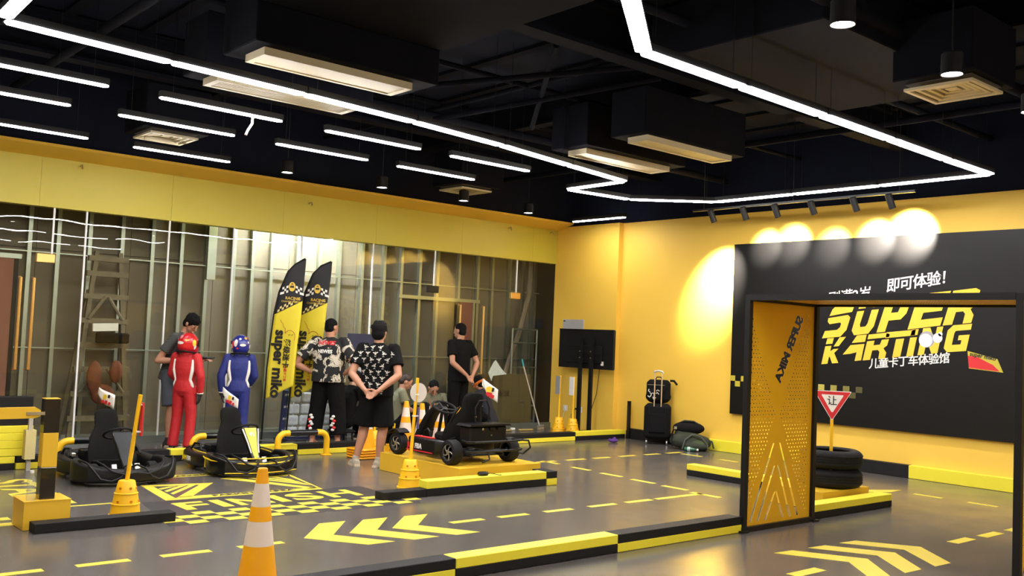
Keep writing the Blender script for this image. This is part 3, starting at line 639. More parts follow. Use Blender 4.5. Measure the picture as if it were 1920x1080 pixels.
pw_, ph_ = gx1-gx0-.052, gh-.10
cx = .45
def solid(x, z):
    if z > .93: return abs(x-cx) < (z-.93)*.44+.03
    return abs(x-cx) < (.93-z)*.46+.05
def slit(xa, za, xb, zb, w=.016): return [(xa-w, za), (xa+w, za), (xb+w*.6, zb), (xb-w*.6, zb)]
cuts = [slit(.075, .03, .40, .70), slit(.185, .03, .42, .50), slit(.295, .03, .437, .27), slit(.80, .03, .495, .70), slit(.685, .03, .475, .50), slit(.57, .03, .459, .27)]
tme = text_mesh('SUPER MIKA', .135, offset=.0075, shear=.25, ext=0, sx=.98, space=.95)
TM = basis((0, 0, 0), (-.50, -.865, 0), (-.865, .50, 0)); TM = Matrix.Translation((.82, 1.83, 0)) @ TM
for p in tme.polygons:
    q = [TM @ tme.vertices[i].co for i in p.vertices]
    if p.area > 1e-6: cuts.append([(v.x, v.y) for v in q])
pv, pf_ = perforated(pw_, ph_, solid, cuts)
pm = bpy.data.meshes.new('panel'); pm.from_pydata([(v.x, 0, v.y) for v in pv], [], [tuple(f) for f in pf_]); pm.materials.append(GY)
for y in (gy1-.025, gy0):
    o = inst('perforated_panel', pm, gate, (gx0+.026, y+.003, .045)); md = o.modifiers.new('s', 'SOLIDIFY'); md.thickness = .002
rv, rf = perforated(gx1-gx0-.05, gy1-gy0-.08, lambda x, z: False, [])
rm = bpy.data.meshes.new('roof_panel'); rm.from_pydata([(v.x, v.y, 0) for v in rv], [], [tuple(f) for f in rf]); rm.materials.append(GY)
o = inst('roof_panel', rm, gate, (gx0+.025, gy0+.03, gh-.03))

# ================================================================ the mural board
MUR = mat('mural_black', (.0045, .0040, .0038), .42, var=.15, scale=3, bump=.02, bscale=40, spec=.3)
mur = T('mural_board', 'large black wall board lettered SUPER KARTING', 'sign', (0, 0, 0))
MB().bx(XW-.055, XW-.001, 3.2, 8.96, .585, 3.15).build('board', MUR, mur)
MY = ramp_mat('mural_yellow', [(.0, (.80, .46, .03)), (1., (.82, .62, .05))], 1.2, .45, const=False)
XM = XW-.0555
def on_mural(name, polys, m, t=.003):
    b = MB()
    for p in polys:      # p in (Y, z)
        b.prism([(-y, z) for y, z in p], basis((XM, 0, 0), (0, -1, 0), (0, 0, 1)), -.0002, t)
    return b.build(name, m, mur)
GL = {  # unit letter strokes, (x right, y down)
 'S': [[(.20, .06), (1.02, .0), (.98, .30), (.02, .36), (.06, .18)], [(.0, .42), (.84, .38), (.98, .46), (.98, .82), (.80, 1), (0, 1), (.03, .79), (.56, .79), (.66, .72), (.66, .62), (.60, .58), (.14, .60), (.02, .52)]],
 'U': [[(.02, 0), (.34, 0), (.34, .24), (.02, .24)], [(.68, 0), (1, 0), (1.0, .24), (.68, .24)], [(.0, .31), (.32, .31), (.30, .70), (.36, .78), (.60, .78), (.66, .70), (.66, .31), (.98, .31), (1.0, .80), (.84, 1), (.18, 1), (0, .86)]],
 'P': [[(.0, 0), (.80, 0), (.98, .08), (.98, .18), (.0, .18)], [(.0, .26), (.34, .26), (.34, .46), (.62, .46), (.66, .26), (1.0, .26), (.98, .52), (.82, .68), (.34, .68), (.34, 1), (0, 1)]],
 'E': [[(.0, 0), (1, 0), (.98, .20), (.36, .20), (.36, .36), (.92, .36), (.90, .56), (.34, .56), (.33, .76), (1.0, .76), (1, 1), (0, 1)]],
 'R': [[(.0, 0), (.80, 0), (.98, .08), (.98, .18), (.0, .18)], [(.0, .26), (.34, .26), (.34, .44), (.64, .44), (.68, .26), (1.0, .26), (.98, .50), (.84, .60), (1.02, .78), (1.02, 1), (.72, 1), (.70, .72), (.60, .64), (.34, .64), (.34, 1), (0, 1)]],
 'K': [[(.02, 0), (.40, 0), (.38, .22), (.0, .22)], [(.74, .0), (1.1, 0), (.80, .34), (.5, .34)], [(0, .30), (.36, .30), (.36, .52), (.52, .44), (.82, .44), (.62, .60), (1.0, 1), (.64, 1), (.40, .72), (.36, .74), (.36, 1), (0, 1)]],
 'A': [[(.52, 0), (1, 0), (1.0, .28), (.34, .28)], [(.30, .36), (1, .36), (1.02, 1), (.70, 1), (.70, .66), (.40, .70), (0, .70)]],
 'T': [[(-.6, 0), (1.5, 0), (1.5, .22), (-.6, .22)], [(.2, .30), (.78, .30), (.78, 1), (.2, 1)]],
 'I': [[(0, 0), (1, 0), (1, .22), (0, .22)], [(0, .30), (1, .30), (1, 1), (0, 1)]],
 'N': [[(0, 0), (.36, 0), (.70, .5), (.70, 0), (1, 0), (1, 1), (.70, 1), (.32, .46), (.32, 1), (0, 1)]],
 'G': [[(.2, 0), (1, 0), (1, .22), (.36, .22), (.32, .30), (.32, .74), (.70, .74), (.70, .58), (.54, .58), (.54, .40), (1, .40), (1, 1), (.18, 1), (0, .84), (0, .18)]]}
LQ = [('S', [(7.27, 2.25), (6.93, 2.28), (7.08, 1.8), (7.43, 1.76)]), ('U', [(6.86, 2.29), (6.54, 2.32), (6.69, 1.85), (7.0, 1.81)]), ('P', [(6.47, 2.33), (6.13, 2.36), (6.27, 1.9), (6.62, 1.86)]), ('E', [(6.05, 2.37), (5.63, 2.41), (5.76, 1.97), (6.19, 1.91)]), ('R', [(5.6, 2.41), (5.25, 2.45), (5.38, 2.01), (5.73, 1.97)]),
 ('K', [(7.35, 1.76), (7.09, 1.79), (7.17, 1.43), (7.43, 1.4)]), ('A', [(7.05, 1.8), (6.76, 1.83), (6.84, 1.48), (7.13, 1.44)]), ('R', [(6.73, 1.83), (6.42, 1.87), (6.50, 1.52), (6.81, 1.48)]), ('T', [(6.36, 1.88), (6.17, 1.9), (6.24, 1.56), (6.43, 1.53)]), ('I', [(6.13, 1.91), (6.04, 1.92), (6.11, 1.57), (6.2, 1.56)]), ('N', [(5.98, 1.93), (5.72, 1.96), (5.79, 1.62), (6.05, 1.58)]), ('G', [(5.65, 1.97), (5.36, 2.0), (5.43, 1.66), (5.72, 1.63)])]
for ch, q in LQ:
    def mp(x, y):
        a = [q[0][i]*(1-x)+q[1][i]*x for i in (0, 1)]; b = [q[3][i]*(1-x)+q[2][i]*x for i in (0, 1)]
        return (a[0]*(1-y)+b[0]*y, a[1]*(1-y)+b[1]*y)
    on_mural('letter', [[mp(x, y) for x, y in p] for p in GL[ch]], MY)
WH = mat('mural_white', (.80, .78, .74), .5, var=.02)
def mural_text(body, y0, z0, slope, size, **k): text('lettering', body, size, basis((XM, y0, z0), (0, -1, slope), (0, -slope, 1)) @ Matrix.Translation((0, 0, .0002)), WH, mur, ext=.002, **k)
mural_text('刚满2岁', 7.36, 2.24, .13, .195, offset=.0018, shear=.18, space=.92); mural_text('即可体验！', 6.50, 2.41, .13, .195, offset=.0032, shear=.18, space=.88)
mural_text('儿童卡丁车体验馆', 6.72, 1.385, .12, .145, offset=.0022, shear=.15, space=.88)
for i in range(3): on_mural('checker', [[(8.96-.19*i-.0, 1.08), (8.875-.19*i, 1.08), (8.875-.19*i, 1.16), (8.96-.19*i, 1.16)], [(8.875-.19*i, 1.0), (8.785-.19*i, 1.0), (8.785-.19*i, 1.08), (8.875-.19*i, 1.08)]], YL)
for i in range(4):
    v = max(.0, 1-i*.28); on_mural('checker', [[(7.47-.19*i, 1.04), (7.375-.19*i, 1.04), (7.375-.19*i, 1.12), (7.47-.19*i, 1.12)], [(7.565-.19*i, .96), (7.47-.19*i, .96), (7.47-.19*i, 1.04), (7.565-.19*i, 1.04)]], mat('fading_check%d' % i, (.45*v+.01, .40*v+.01, .06*v+.01), .5))
def circ(y, z, r, n=16, sy=1.): return [(y+r*sy*math.cos(2*math.pi*i/n), z+r*math.sin(2*math.pi*i/n)) for i in range(n)]
on_mural('smoke_puff', [circ(5.93, 1.79, .105)], mat('puff_grey', (.35, .34, .35), .6), .004); on_mural('smoke_puff', [circ(5.945, 1.775, .088)], WH, .005); on_mural('smoke_puff', [circ(5.79, 1.81, .062)], WH, .0055); on_mural('smoke_puff', [circ(5.755, 1.86, .028)], WH, .0055)
on_mural('kart_nose', [[(5.41, 1.66), (5.05, 1.575), (4.98, 1.415), (5.39, 1.445)]], MATS['lemon_paint'], .004); on_mural('kart_nose', [[(5.405, 1.60), (5.30, 1.595), (5.10, 1.50), (5.02, 1.425), (5.39, 1.455)]], RED, .0045)
text('lettering', 'super miko', .07, basis((XM, 5.385, 1.605), (0, -1, -.16), (0, .16, 1)) @ Matrix.Translation((0, 0, .0045)), INK, mur, ext=.001, offset=.002)
# ================================================================ karts (local: +x forward, +y left)
KB = mat('kart_body_black', (.006, .006, .0065), .3, var=.15, scale=15, coat=.15, spec=.4)
BLKG2 = mat('kart_shield_black', (.007, .008, .010), .42, var=.2, spec=.3)
KD = mat('kart_body_dull', (.008, .008, .0085), .5, var=.2, scale=15, bump=.05, bscale=60, spec=.3)
KY = mat('kart_yellow', (.82, .58, .01), .35, var=.03)
SEATF = mat('seat_cloth', (.011, .0105, .0095), .95, var=.3, scale=40, bump=.15, bscale=120, spec=.1)
def rrect(w, h, r=.03, n=3):
    p = []
    for cx, cy, a0 in ((w/2-r, h/2-r, 0), (-w/2+r, h/2-r, 90), (-w/2+r, -h/2+r, 180), (w/2-r, -h/2+r, 270)):
        for i in range(n+1): a = R(a0+90*i/n); p.append((cx+r*math.cos(a), cy+r*math.sin(a)))
    return p
def sweep(mb, path, secs, r=.03):
    """rounded-rectangle body swept along a plan path: secs = (thickness across, height, z centre)"""
    P = [Vector((x, y, 0)) for x, y in path]; rings = []
    for i, p in enumerate(P):
        d = (P[min(i+1, len(P)-1)]-P[max(i-1, 0)]).normalized(); s = Vector((d.y, -d.x, 0)); w, h, z = secs[i] if isinstance(secs, list) else secs
        rings.append([p+s*a+Vector((0, 0, z+b)) for a, b in rrect(w, h, min(r, w*.45, h*.45))])
    return mb.loft(rings)
def offset_line(path, off):
    P = [Vector((x, y, 0)) for x, y in path]; o = []
    for i, p in enumerate(P):
        d = (P[min(i+1, len(P)-1)]-P[max(i-1, 0)]).normalized(); o.append(p+Vector((d.y, -d.x, 0))*off)
    return o
def wheel(t, x, y, r, w, rim, steer=0.):
    o = bpy.data.objects.new('wheel', None); COL.objects.link(o); o.parent = t; o.location = (x, y, r); o.rotation_euler = (0, 0, steer)
    RX = Matrix.Rotation(R(90), 3, 'X'); h = w/2
    MB().loft([[RX @ Vector((q*math.cos(2*math.pi*i/28), q*math.sin(2*math.pi*i/28), z)) for i in range(28)] for q, z in ((r*.62, -h*.8), (r*.70, -h), (r*.92, -h*.92), (r, -h*.6), (r, h*.6), (r*.92, h*.92), (r*.70, h), (r*.62, h*.8))], closed=True).build('tyre', RUB, o, True)
    MB().lathe([(r*.66, -h*.82), (r*.68, -h*.86), (r*.60, -h*.80), (r*.58, -h*.5), (r*.58, h*.5), (r*.60, h*.80), (r*.68, h*.86), (r*.66, h*.82)], n=24, rot=RX, cap=False).build('rim', rim, o, True)
    sg = 1 if y > 0 else -1
    for k in range(5):
        a = R(72*k+10); b = a+R(38)
        MB().tube([(r*.14*math.cos(a), sg*h*.72, r*.14*math.sin(a)), (r*.38*math.cos((a+b)/2), sg*h*.74, r*.38*math.sin((a+b)/2)), (r*.62*math.cos(b), sg*h*.7, r*.62*math.sin(b))], r*.055, 6).build('spoke', rim, o, True)
    MB().lathe([(r*.18, -h*.5), (r*.18, h*.85), (r*.10, h*.92), (.003, h*.93)] if sg > 0 else [(.003, -h*.93), (r*.10, -h*.92), (r*.18, -h*.85), (r*.18, h*.5)], n=14, rot=Matrix.Rotation(R(-90), 3, 'X')).build('hub', STEEL, o, True)
    MB().lathe([(r*.60, -h*.3), (.003, -h*.3), (.003, h*.2), (r*.60, h*.2)], n=20, rot=RX).build('brake_disc', BLKM, o)
def seat(t, x, z, hgt=.68, lean=.27, wide=.40):
    """bucket seat: pan, winged backrest and rounded headrest"""
    so = bpy.data.objects.new('seat', None); COL.objects.link(so); so.parent = t; so.location = (x, 0, z)
    g = hgt/.70; rows = [(0, wide*1.02, .11, .12), (.10*g, wide*1.12, .12, .14), (.22*g, wide*1.08, .11, .13), (.34*g, wide*.90, .10, .09), (.44*g, wide*.68, .095, .05), (.50*g, wide*.58, .095, .03), (.58*g, wide*.60, .10, .03), (.645*g, wide*.56, .09, .02), (.685*g, wide*.44, .07, .02), (hgt, wide*.26, .04, .01)]
    rings = []
    for h, w, th, wing in rows:
        cx = -lean*h; n = 20; ring = []
        for i in range(n):
            a = 2*math.pi*i/n; c, s = math.cos(a), math.sin(a); yy = w/2*math.copysign(abs(s)**.7, s); xx = th/2*math.copysign(abs(c)**.8, c)
            ring.append(Vector((cx+xx+wing*(abs(yy)/(w/2))**2.2, yy, h)))
        rings.append(ring)
    MB().loft(rings).build('backrest', SEATF, so, True)
    rings = []
    for q, hh, w in ((-.06, .05, wide*.9), (.05, .02, wide*.95), (.20, .015, wide*.92), (.32, .04, wide*.86), (.36, .045, wide*.7)):
        ring = []
        for i in range(16):
            a = 2*math.pi*i/16; c, s = math.cos(a), math.sin(a); yy = w/2*math.copysign(abs(s)**.6, s); ring.append(Vector((q, yy, hh+.05*c+.05*(abs(yy)/(w/2))**3)))
        rings.append(ring)
    MB().loft(rings).build('cushion', SEATF, so, True)
    for s in (-1, 1): MB().tube([(-lean*.06+.10, s*wide*.47, .06), (-lean*.2+.10, s*wide*.49, .2), (-lean*.34+.07, s*wide*.44, .34), (-lean*.44+.04, s*wide*.34, .44)], .012, 6).build('piping', BLK, so, True)
    return so
def steering(t, c, n, r=.135):
    so = bpy.data.objects.new('steering_wheel', None); COL.objects.link(so); so.parent = t; so.location = c
    rot = Vector(n).to_track_quat('Z', 'Y').to_matrix()
    MB().tube([rot @ Vector((r*math.cos(2*math.pi*i/28), r*math.sin(2*math.pi*i/28), 0)) for i in range(28)], .0155, 8, True).build('ring', RUB, so, True)
    for a in (90, 210, 330):
        d = Vector((math.cos(R(a)), math.sin(R(a)), 0)); MB().tube([rot @ (d*.03+Vector((0, 0, -.012))), rot @ (d*(r-.01))], .011, 6, flat=.5).build('spoke', BLKM, so)
    MB().lathe([(.036, -.03), (.036, -.004), (.028, .0), (.003, .001)], n=16, rot=rot).build('hub', BLK, so, True)
    for a in (30, 150, 270): MB().cyl(rot @ Vector((.02*math.cos(R(a)), .02*math.sin(R(a)), 0)), rot @ Vector((.02*math.cos(R(a)), .02*math.sin(R(a)), .005)), .005, n=6).build('screw', STEEL, so)
def kart_flag(t, p, tip, az, w=.17, fold=.5, droop=.1, hgt=.25):
    """white pennant print on a thin whip behind the seat"""
    fo = bpy.data.objects.new('flag', None); COL.objects.link(fo); fo.parent = t
    p = Vector(p); tip = Vector(tip); MB().tube([p, p.lerp(tip, .5)+Vector((-.01, 0, 0)), tip], .003, 6).build('whip', BLKM, fo)
    d = Vector((math.cos(az), math.sin(az), 0)); up = Vector((0, 0, 1)); n = d.cross(up)
    g = MB(); cols = 7; rows = 5; vs = []; fs = []
    for i in range(cols):
        u = i/(cols-1); zt = -droop*u*1.2; zb = -hgt*(.35+.65*min(1, u*2.2))-droop*.5*u+.03*math.sin(u*3)
        for j in range(rows):
            v = j/(rows-1); vs.append(tip+d*(w*u)+up*(zt*(1-v)+zb*v)+n*(.03*math.sin(u*5+v)*fold))
    for i in range(cols-1):
        for j in range(rows-1): a = i*rows+j; fs.append((a, a+1, a+rows+1, a+rows))
    g.add(vs, fs); cl = g.build('cloth', PAPER, fo, True); md = cl.modifiers.new('s', 'SOLIDIFY'); md.thickness = .002
    for sgn in (1, -1):
        for (u, v, sz, m) in ((.45, .36, .07, mat('flag_yellow', (.80, .55, .03), .6)), (.64, .26, .05, INK), (.50, .66, .055, RED), (.66, .70, .045, RED), (.36, .66, .045, RED)):
            c = tip+d*(w*u)+up*((-droop*u*1.2)*(1-v)+(-hgt-droop*.5*u)*v)+n*(.03*math.sin(u*5+v)*fold+.003*sgn)
            b = MB(); b.prism([(-sz/2, -sz/3), (sz/3, -sz/2), (sz/2, sz/3), (0, sz/2), (-sz/2, sz/4)], basis(c, d, up), -.0008, .0008); b.build('print', m, fo)
def wrap_path(yw, xs):       # front wrap-round bumper plan, right to left
    h = [(xs[0], yw*.97), (xs[1], yw*1.06), (xs[2], yw*1.08), (xs[3], yw*.92), (xs[4], yw*.46), (xs[5], 0)]
    return [(x, -y) for x, y in h]+[(x, y) for x, y in reversed(h[:-1])]
def rental_kart(name, label, loc, rz, stripes, text_col):
    t = T(name, label, 'kart', loc, rz, 'parked rental karts')
    body = KB if stripes else KD
    MB().bx(-.55, .50, -.30, .30, .05, .065).build('floor_pan', BLKM, t)
    fr = MB()
    for s in (-1, 1): fr.tube([(-.60, s*.27, .08), (-.1, s*.30, .08), (.40, s*.22, .08), (.60, s*.2, .09)], .016, 8)
    for x in (-.5, -.05, .4): fr.cyl((x, -.28, .08), (x, .28, .08), .014, n=8)
    fr.build('frame', BLKM, t, True)
    for x, y, r, w in ((.40, .36, .115, .11), (.40, -.36, .115, .11), (-.42, .37, .125, .15), (-.42, -.37, .125, .15)): wheel(t, x, y, r, w, STEEL)
    # wrap-round bumper in one swept body, side pods and rear bumper
    path = wrap_path(.50, (.17, .32, .52, .66, .76, .79)); n = len(path)
    sec = [(.10, .22, .165), (.13, .235, .165), (.17, .235, .16), (.19, .20, .145), (.17, .155, .125), (.16, .14, .115)]; sec = sec+list(reversed(sec[:-1]))
    fb = sweep(MB(), path, sec, .032).build('front_bumper', body, t, True)
    sweep(MB(), [(x*.97-.01, y*.96) for x, y in path], [(.16, .03, .055)]*n, .012).build('skirt', BLK, t, True)
    for s in (-1, 1):
        pp = [(.14, s*.49), (0, s*.51), (-.25, s*.52), (-.50, s*.50), (-.60, s*.46)]
        pod = sweep(MB(), pp, [(.10, .17, .155), (.14, .18, .15), (.15, .19, .15), (.14, .20, .155), (.10, .18, .16)], .045).build('side_pod', body, t, True)
        if stripes:
            MB().tube([(p.x, p.y, z) for p, z in zip(offset_line(pp, -s*.060), (.235, .235, .238, .24, .235))], .007, 6).build('pinstripe', KY, pod, True)
            MB().tube([(p.x, p.y, z) for p, z in zip(offset_line(pp, s*-.072), (.03, .055, .07, .075, .08))], .009, 6).build('pinstripe', KY, pod, True)
            o = s*.597
            m0 = basis((-.47, o, .12), (1, 0, 0), (0, 0, 1)) if s < 0 else basis((-.02, o, .12), (-1, 0, 0), (0, 0, 1))
            text('lettering', 'JUN', .085, m0, KY, pod, offset=.002, ext=.003, sx=.8); text('lettering', 'FIBA', .085, m0 @ Matrix.Translation((.14, 0, 0)), PAPER, pod, offset=.002, ext=.003, sx=.8)
        MB().tube([(-.48, s*.48, .24), (-.42, s*.45, .33), (-.30, s*.42, .335), (-.22, s*.44, .25)], .016, 8).build('hand_rail', BLKM, t, True)
    rp = [(-.58, -.46), (-.70, -.40), (-.76, -.2), (-.77, 0), (-.76, .2), (-.70, .40), (-.58, .46)]
    sweep(MB(), rp, [(.10, .20, .17)]*7, .04).build('rear_bumper', body, t, True)
    # nose tubes over the bumper
    for s in (-1, 1):
        MB().tube([(.40, s*.53, .28), (.56, s*.56, .30), (.70, s*.52, .28), (.80, s*.47, .20), (.84, s*.40, .10), (.88, s*.28, .075), (.90, s*.18, .12), (.88, s*.12, .21), (.74, s*.06, .24), (.60, s*.05, .2)], .013, 7).build('nose_tube', BLKM, t, True)
        MB().tube([(.66, s*.40, .29), (.80, s*.36, .26), (.87, s*.28, .19), (.90, s*.14, .15), (.905, 0, .17)], .013, 7).build('nose_tube', BLKM, t, True)
    if stripes:
        MB().tube([(p.x, p.y, z) for p, z in zip(offset_line(path, .080), [.22, .22, .215, .20, .185, .18, .185, .20, .215, .22, .22])], .010, 6).build('pinstripe', KY, fb, True)
        MB().tube([(p.x, p.y, .245) for p in offset_line(path, .03)], .008, 6).build('pinstripe', KY, fb, True)
        MB().tube([(p.x, p.y, .065) for p in offset_line(path, .088)][3:8], .008, 6).build('pinstripe', KY, fb, True)
        for s in (-1, 1): MB().tube([(.20, s*.556, .21), (.20, s*.560, .09), (.36, s*.562, .085)], .009, 6).build('corner_mark', KY, fb)
    # steering fairing: tapered shield leaning back to the wheel
    fa = bpy.data.objects.new('fairing', None); COL.objects.link(fa); fa.parent = t
    rings = []
    for x, z, w, th in ((.60, .15, .12, .05), (.50, .25, .13, .06), (.42, .38, .17, .06), (.34, .52, .235, .055), (.30, .585, .25, .04), (.27, .60, .22, .02)):
        rings.append([Vector((x, 0, z))+Vector((a*.85, 0, a*.5))+Vector((0, b, 0)) for b, a in rrect(w, th, .02)])
    MB().loft(rings).build('shield', KB if stripes else BLKG2, fa, True)
    if stripes:
        q = [(.633, .163, .024), (.535, .268, .034), (.455, .398, .05), (.374, .535, .075), (.33, .60, .083)]
        b = MB(); b.loft([[Vector((x+.001, -w, z)), Vector((x+.001, w, z)), Vector((x-.012, w, z-.006)), Vector((x-.012, -w, z-.006))] for x, z, w in q]); b.build('number_stripe', KY, fa)
        text('lettering', '01', .075, basis((.405, -.037, .50), (0, 1, 0), (-.52, 0, .86)) @ Matrix.Translation((0, 0, .001)), PAPER, fa, offset=.003, ext=.002)
        for s in (-1, 1): MB().loft([[Vector((x, s*(w-.006), z)), Vector((x, s*(w+.008), z)), Vector((x-.01, s*(w+.008), z-.006)), Vector((x-.01, s*(w-.006), z-.006))] for x, z, w in ((.52, .285, .055), (.445, .41, .072), (.372, .54, .102), (.34, .59, .112))]).build('edge_stripe', PAPER, fa)
        MB().box((.61, 0, .20), (.05, .10, .05), None, .015).build('chrome_clip', STEEL, fa)
    else:
        for s in (-1, 1): MB().tube([(.60, s*.05, .19), (.50, s*.06, .29), (.40, s*.09, .44), (.33, s*.12, .58)], .006, 6).build('edge_stripe', STEEL if s > 0 else BLKG, fa)
    MB().cyl((.45, 0, .14), (.20, 0, .52), .014, n=8).build('steering_column', BLKM, t); steering(t, (.17, 0, .565), (-.45, 0, .88), .172)
    seat(t, -.18, .13, .70, .26, .50)
    for s in (-1, 1): MB().box((.52, s*.14, .17), (.02, .07, .12), Matrix.Rotation(R(-25), 3, 'Y'), .006).build('pedal', STEEL, t)
    MB().box((-.52, 0, .22), (.22, .46, .16), None, .015).build('battery_box', BLK, t)
    if not stripes: MB().box((-.30, -.40, .26), (.10, .08, .05), None, .01).build('clip', STEEL, t)
    return t
k1 = rental_kart('rental_kart', 'all black rental kart parked at the left behind a pole cone', (3.46, 10.17, 0), R(-90), False, None); k1.scale = (.8, .8, .8)
kart_flag(k1, (-.52, -.06, .3), (-.60, -.02, 1.10), R(30), .25, .8, .08)
k2 = rental_kart('rental_kart', 'black rental kart with yellow stripes parked beside the hoop barriers', (4.83, 10.17, 0), R(-90), True, None); k2.scale = (.8, .8, .8)
kart_flag(k2, (-.52, .10, .3), (-.60, .00, 1.10), R(35), .25, .5, .14)

def show_kart(label, loc, rz):
    """open-wheel kart: exposed wheels, one side pod each side, battery trunk and tube bumper behind"""
    t = T('display_kart', label, 'kart', loc, rz)
    MB().bx(-.45, .45, -.26, .26, .07, .085).build('floor_pan', BLKM, t)
    fr = MB()
    for s in (-1, 1): fr.tube([(-.62, s*.22, .10), (-.2, s*.26, .09), (.35, s*.22, .09), (.58, s*.12, .11)], .016, 8)
    for x in (-.5, -.1, .3, .55): fr.cyl((x, -.26, .09), (x, .26, .09), .014, n=8)
    fr.cyl((-.50, -.36, .13), (-.50, .36, .13), .014, n=8).cyl((.50, -.34, .13), (.50, .34, .13), .012, n=8)
    fr.build('frame', BLKM, t, True)
    wheel(t, -.50, .40, .135, .13, STEEL); wheel(t, -.50, -.40, .135, .13, STEEL); wheel(t, .50, .40, .125, .11, STEEL, R(4)); wheel(t, .50, -.40, .125, .11, STEEL, R(4))
    for s in (-1, 1):
        MB().loft([[Vector((.50+.165*math.cos(R(a)), s*y, .13+.165*math.sin(R(a)))) for a in range(-10, 131, 20)]+[Vector((.50+.15*math.cos(R(a)), s*y, .13+.15*math.sin(R(a)))) for a in range(130, -11, -20)] for y in (.33, .47)]).build('front_guard', BLK, t, True)
        pp = [(.28, s*.36), (.20, s*.42), (-.05, s*.43), (-.28, s*.42), (-.33, s*.37)]
        pod = sweep(MB(), pp, [(.06, .15, .16), (.10, .18, .155), (.11, .19, .155), (.10, .18, .155), (.06, .15, .16)], .03).build('side_pod', KB, t, True)
        o = s*.487; m0 = basis((-.26, o, .125), (1, 0, 0), (0, 0, 1)) if s < 0 else basis((.20, o, .125), (-1, 0, 0), (0, 0, 1))
        text('lettering', 'JUN', .075, m0, RED, pod, offset=.002, ext=.003, sx=.9); text('lettering', 'FIBA', .075, m0 @ Matrix.Translation((.14, 0, 0)), PAPER, pod, offset=.002, ext=.003, sx=.85)
        MB().bx(-.27, .22, o-.004, o+.004, .093, .103).build('red_line', RED, pod); MB().bx(-.20, .12, s*.43-.03, s*.43+.03, .248, .256).build('red_badge', RED, pod)
        MB().tube([(-.02, s*.33, .2), (.0, s*.33, .30), (.06, s*.32, .33), (.14, s*.30, .30), (.18, s*.30, .2)], .011, 6).build('hand_rail', BLKM, t, True)
    bt_ = MB().box((-.53, 0, .32), (.20, .52, .19), None, .02).build('battery_trunk', BLK, t)
    MB().loft([[Vector((x, y, z)) for y, z in ((-.29, .415), (.29, .415), (.27, .435), (-.27, .435))] for x in (-.66, -.42)]).build('trunk_lid', KB, bt_)
    MB().cyl((-.635, .10, .385), (-.648, .10, .385), .014, n=10).build('button', STEEL, bt_); MB().bx(-.648, -.635, -.07, -.0, .372, .40).build('switch', BLKG, bt_); MB().cyl((-.635, -.12, .385), (-.648, -.12, .385), .013, n=10).build('socket', BLKM, bt_); MB().cyl((-.63, -.03, .315), (-.64, -.03, .315), .008, n=8).build('screw', STEEL, bt_)
    for z, o in ((.16, .0), (.26, .0)): MB().tube([(-.55, .30, z), (-.70, .36, z), (-.76, .30, z), (-.77, 0, z), (-.76, -.30, z), (-.72, -.40, z), (-.60, -.36, z)], .012, 8).build('rear_tube', BLKM, t, True)
    MB().tube([(-.64, -.38, .26), (-.72, -.50, .25), (-.72, -.53, .17), (-.66, -.48, .10), (-.60, -.40, .12)], .012, 8).build('rear_hoop', BLKM, t, True)
    MB().tube([(-.77, .12, .16), (-.80, .12, .08), (-.78, .20, .05)], .01, 6).build('stand', BLKM, t, True)
    rings = []
    for x, z, w, th in ((.62, .14, .20, .10), (.55, .28, .16, .10), (.42, .46, .14, .09), (.30, .55, .13, .06)): rings.append([Vector((x, 0, z))+Vector((a*.8, b, a*.5)) for b, a in rrect(w, th, .02)])
    MB().loft(rings).build('fairing', BLK, t, True)
    MB().cyl((.30, 0, .16), (.22, 0, .56), .02, n=8).build('steering_column', BLKM, t); steering(t, (.19, 0, .55), (-.42, 0, .9), .14)
    for p in ((.46, .2, .19), (.42, .14, .2), (.48, -.2, .19)): MB().ell(p, (.02, .02, .015), nu=8, nv=5).build('joint', STEEL, t)
    seat(t, -.24, .16, .60, .22, .46); sh = MB(); sh.tube([(-.50, -.09, .44), (-.50, -.10, .60), (-.50, -.05, .68), (-.50, .05, .68), (-.50, .10, .60), (-.50, .09, .44)], .008, 6).build('seat_pad_seam', BLKM, t, True)
    MB().box((-.05, 0, .24), (.34, .40, .10), None, .03).build('cushion_side', SEATF, t)
    MB().ell((-.46, .06, .50), (.012, .012, .012), nu=8, nv=5).build('seat_bolt', BRASS, t)
    return t
k3 = show_kart('black open-wheel kart displayed on the yellow platform, seen from behind', (6.76, 8.77, .203), R(90))
kart_flag(k3, (-.50, -.14, .4), (-.40, -.06, .92), R(-131), .18, .3, .10, .22)
fob = T('key_fob', 'small black remote with a cord on the yellow kerb by the platform', 'remote', (6.42, 7.80, .1505))
MB().box((0, 0, .02), (.12, .07, .038), None, .015).build('body', BLK, fob, True); MB().tube([(.06, 0, .02), (.12, -.02, .015), (.16, -.06, .006), (.19, -.072, .004)], .004, 6).build('cord', BLK, fob, True)
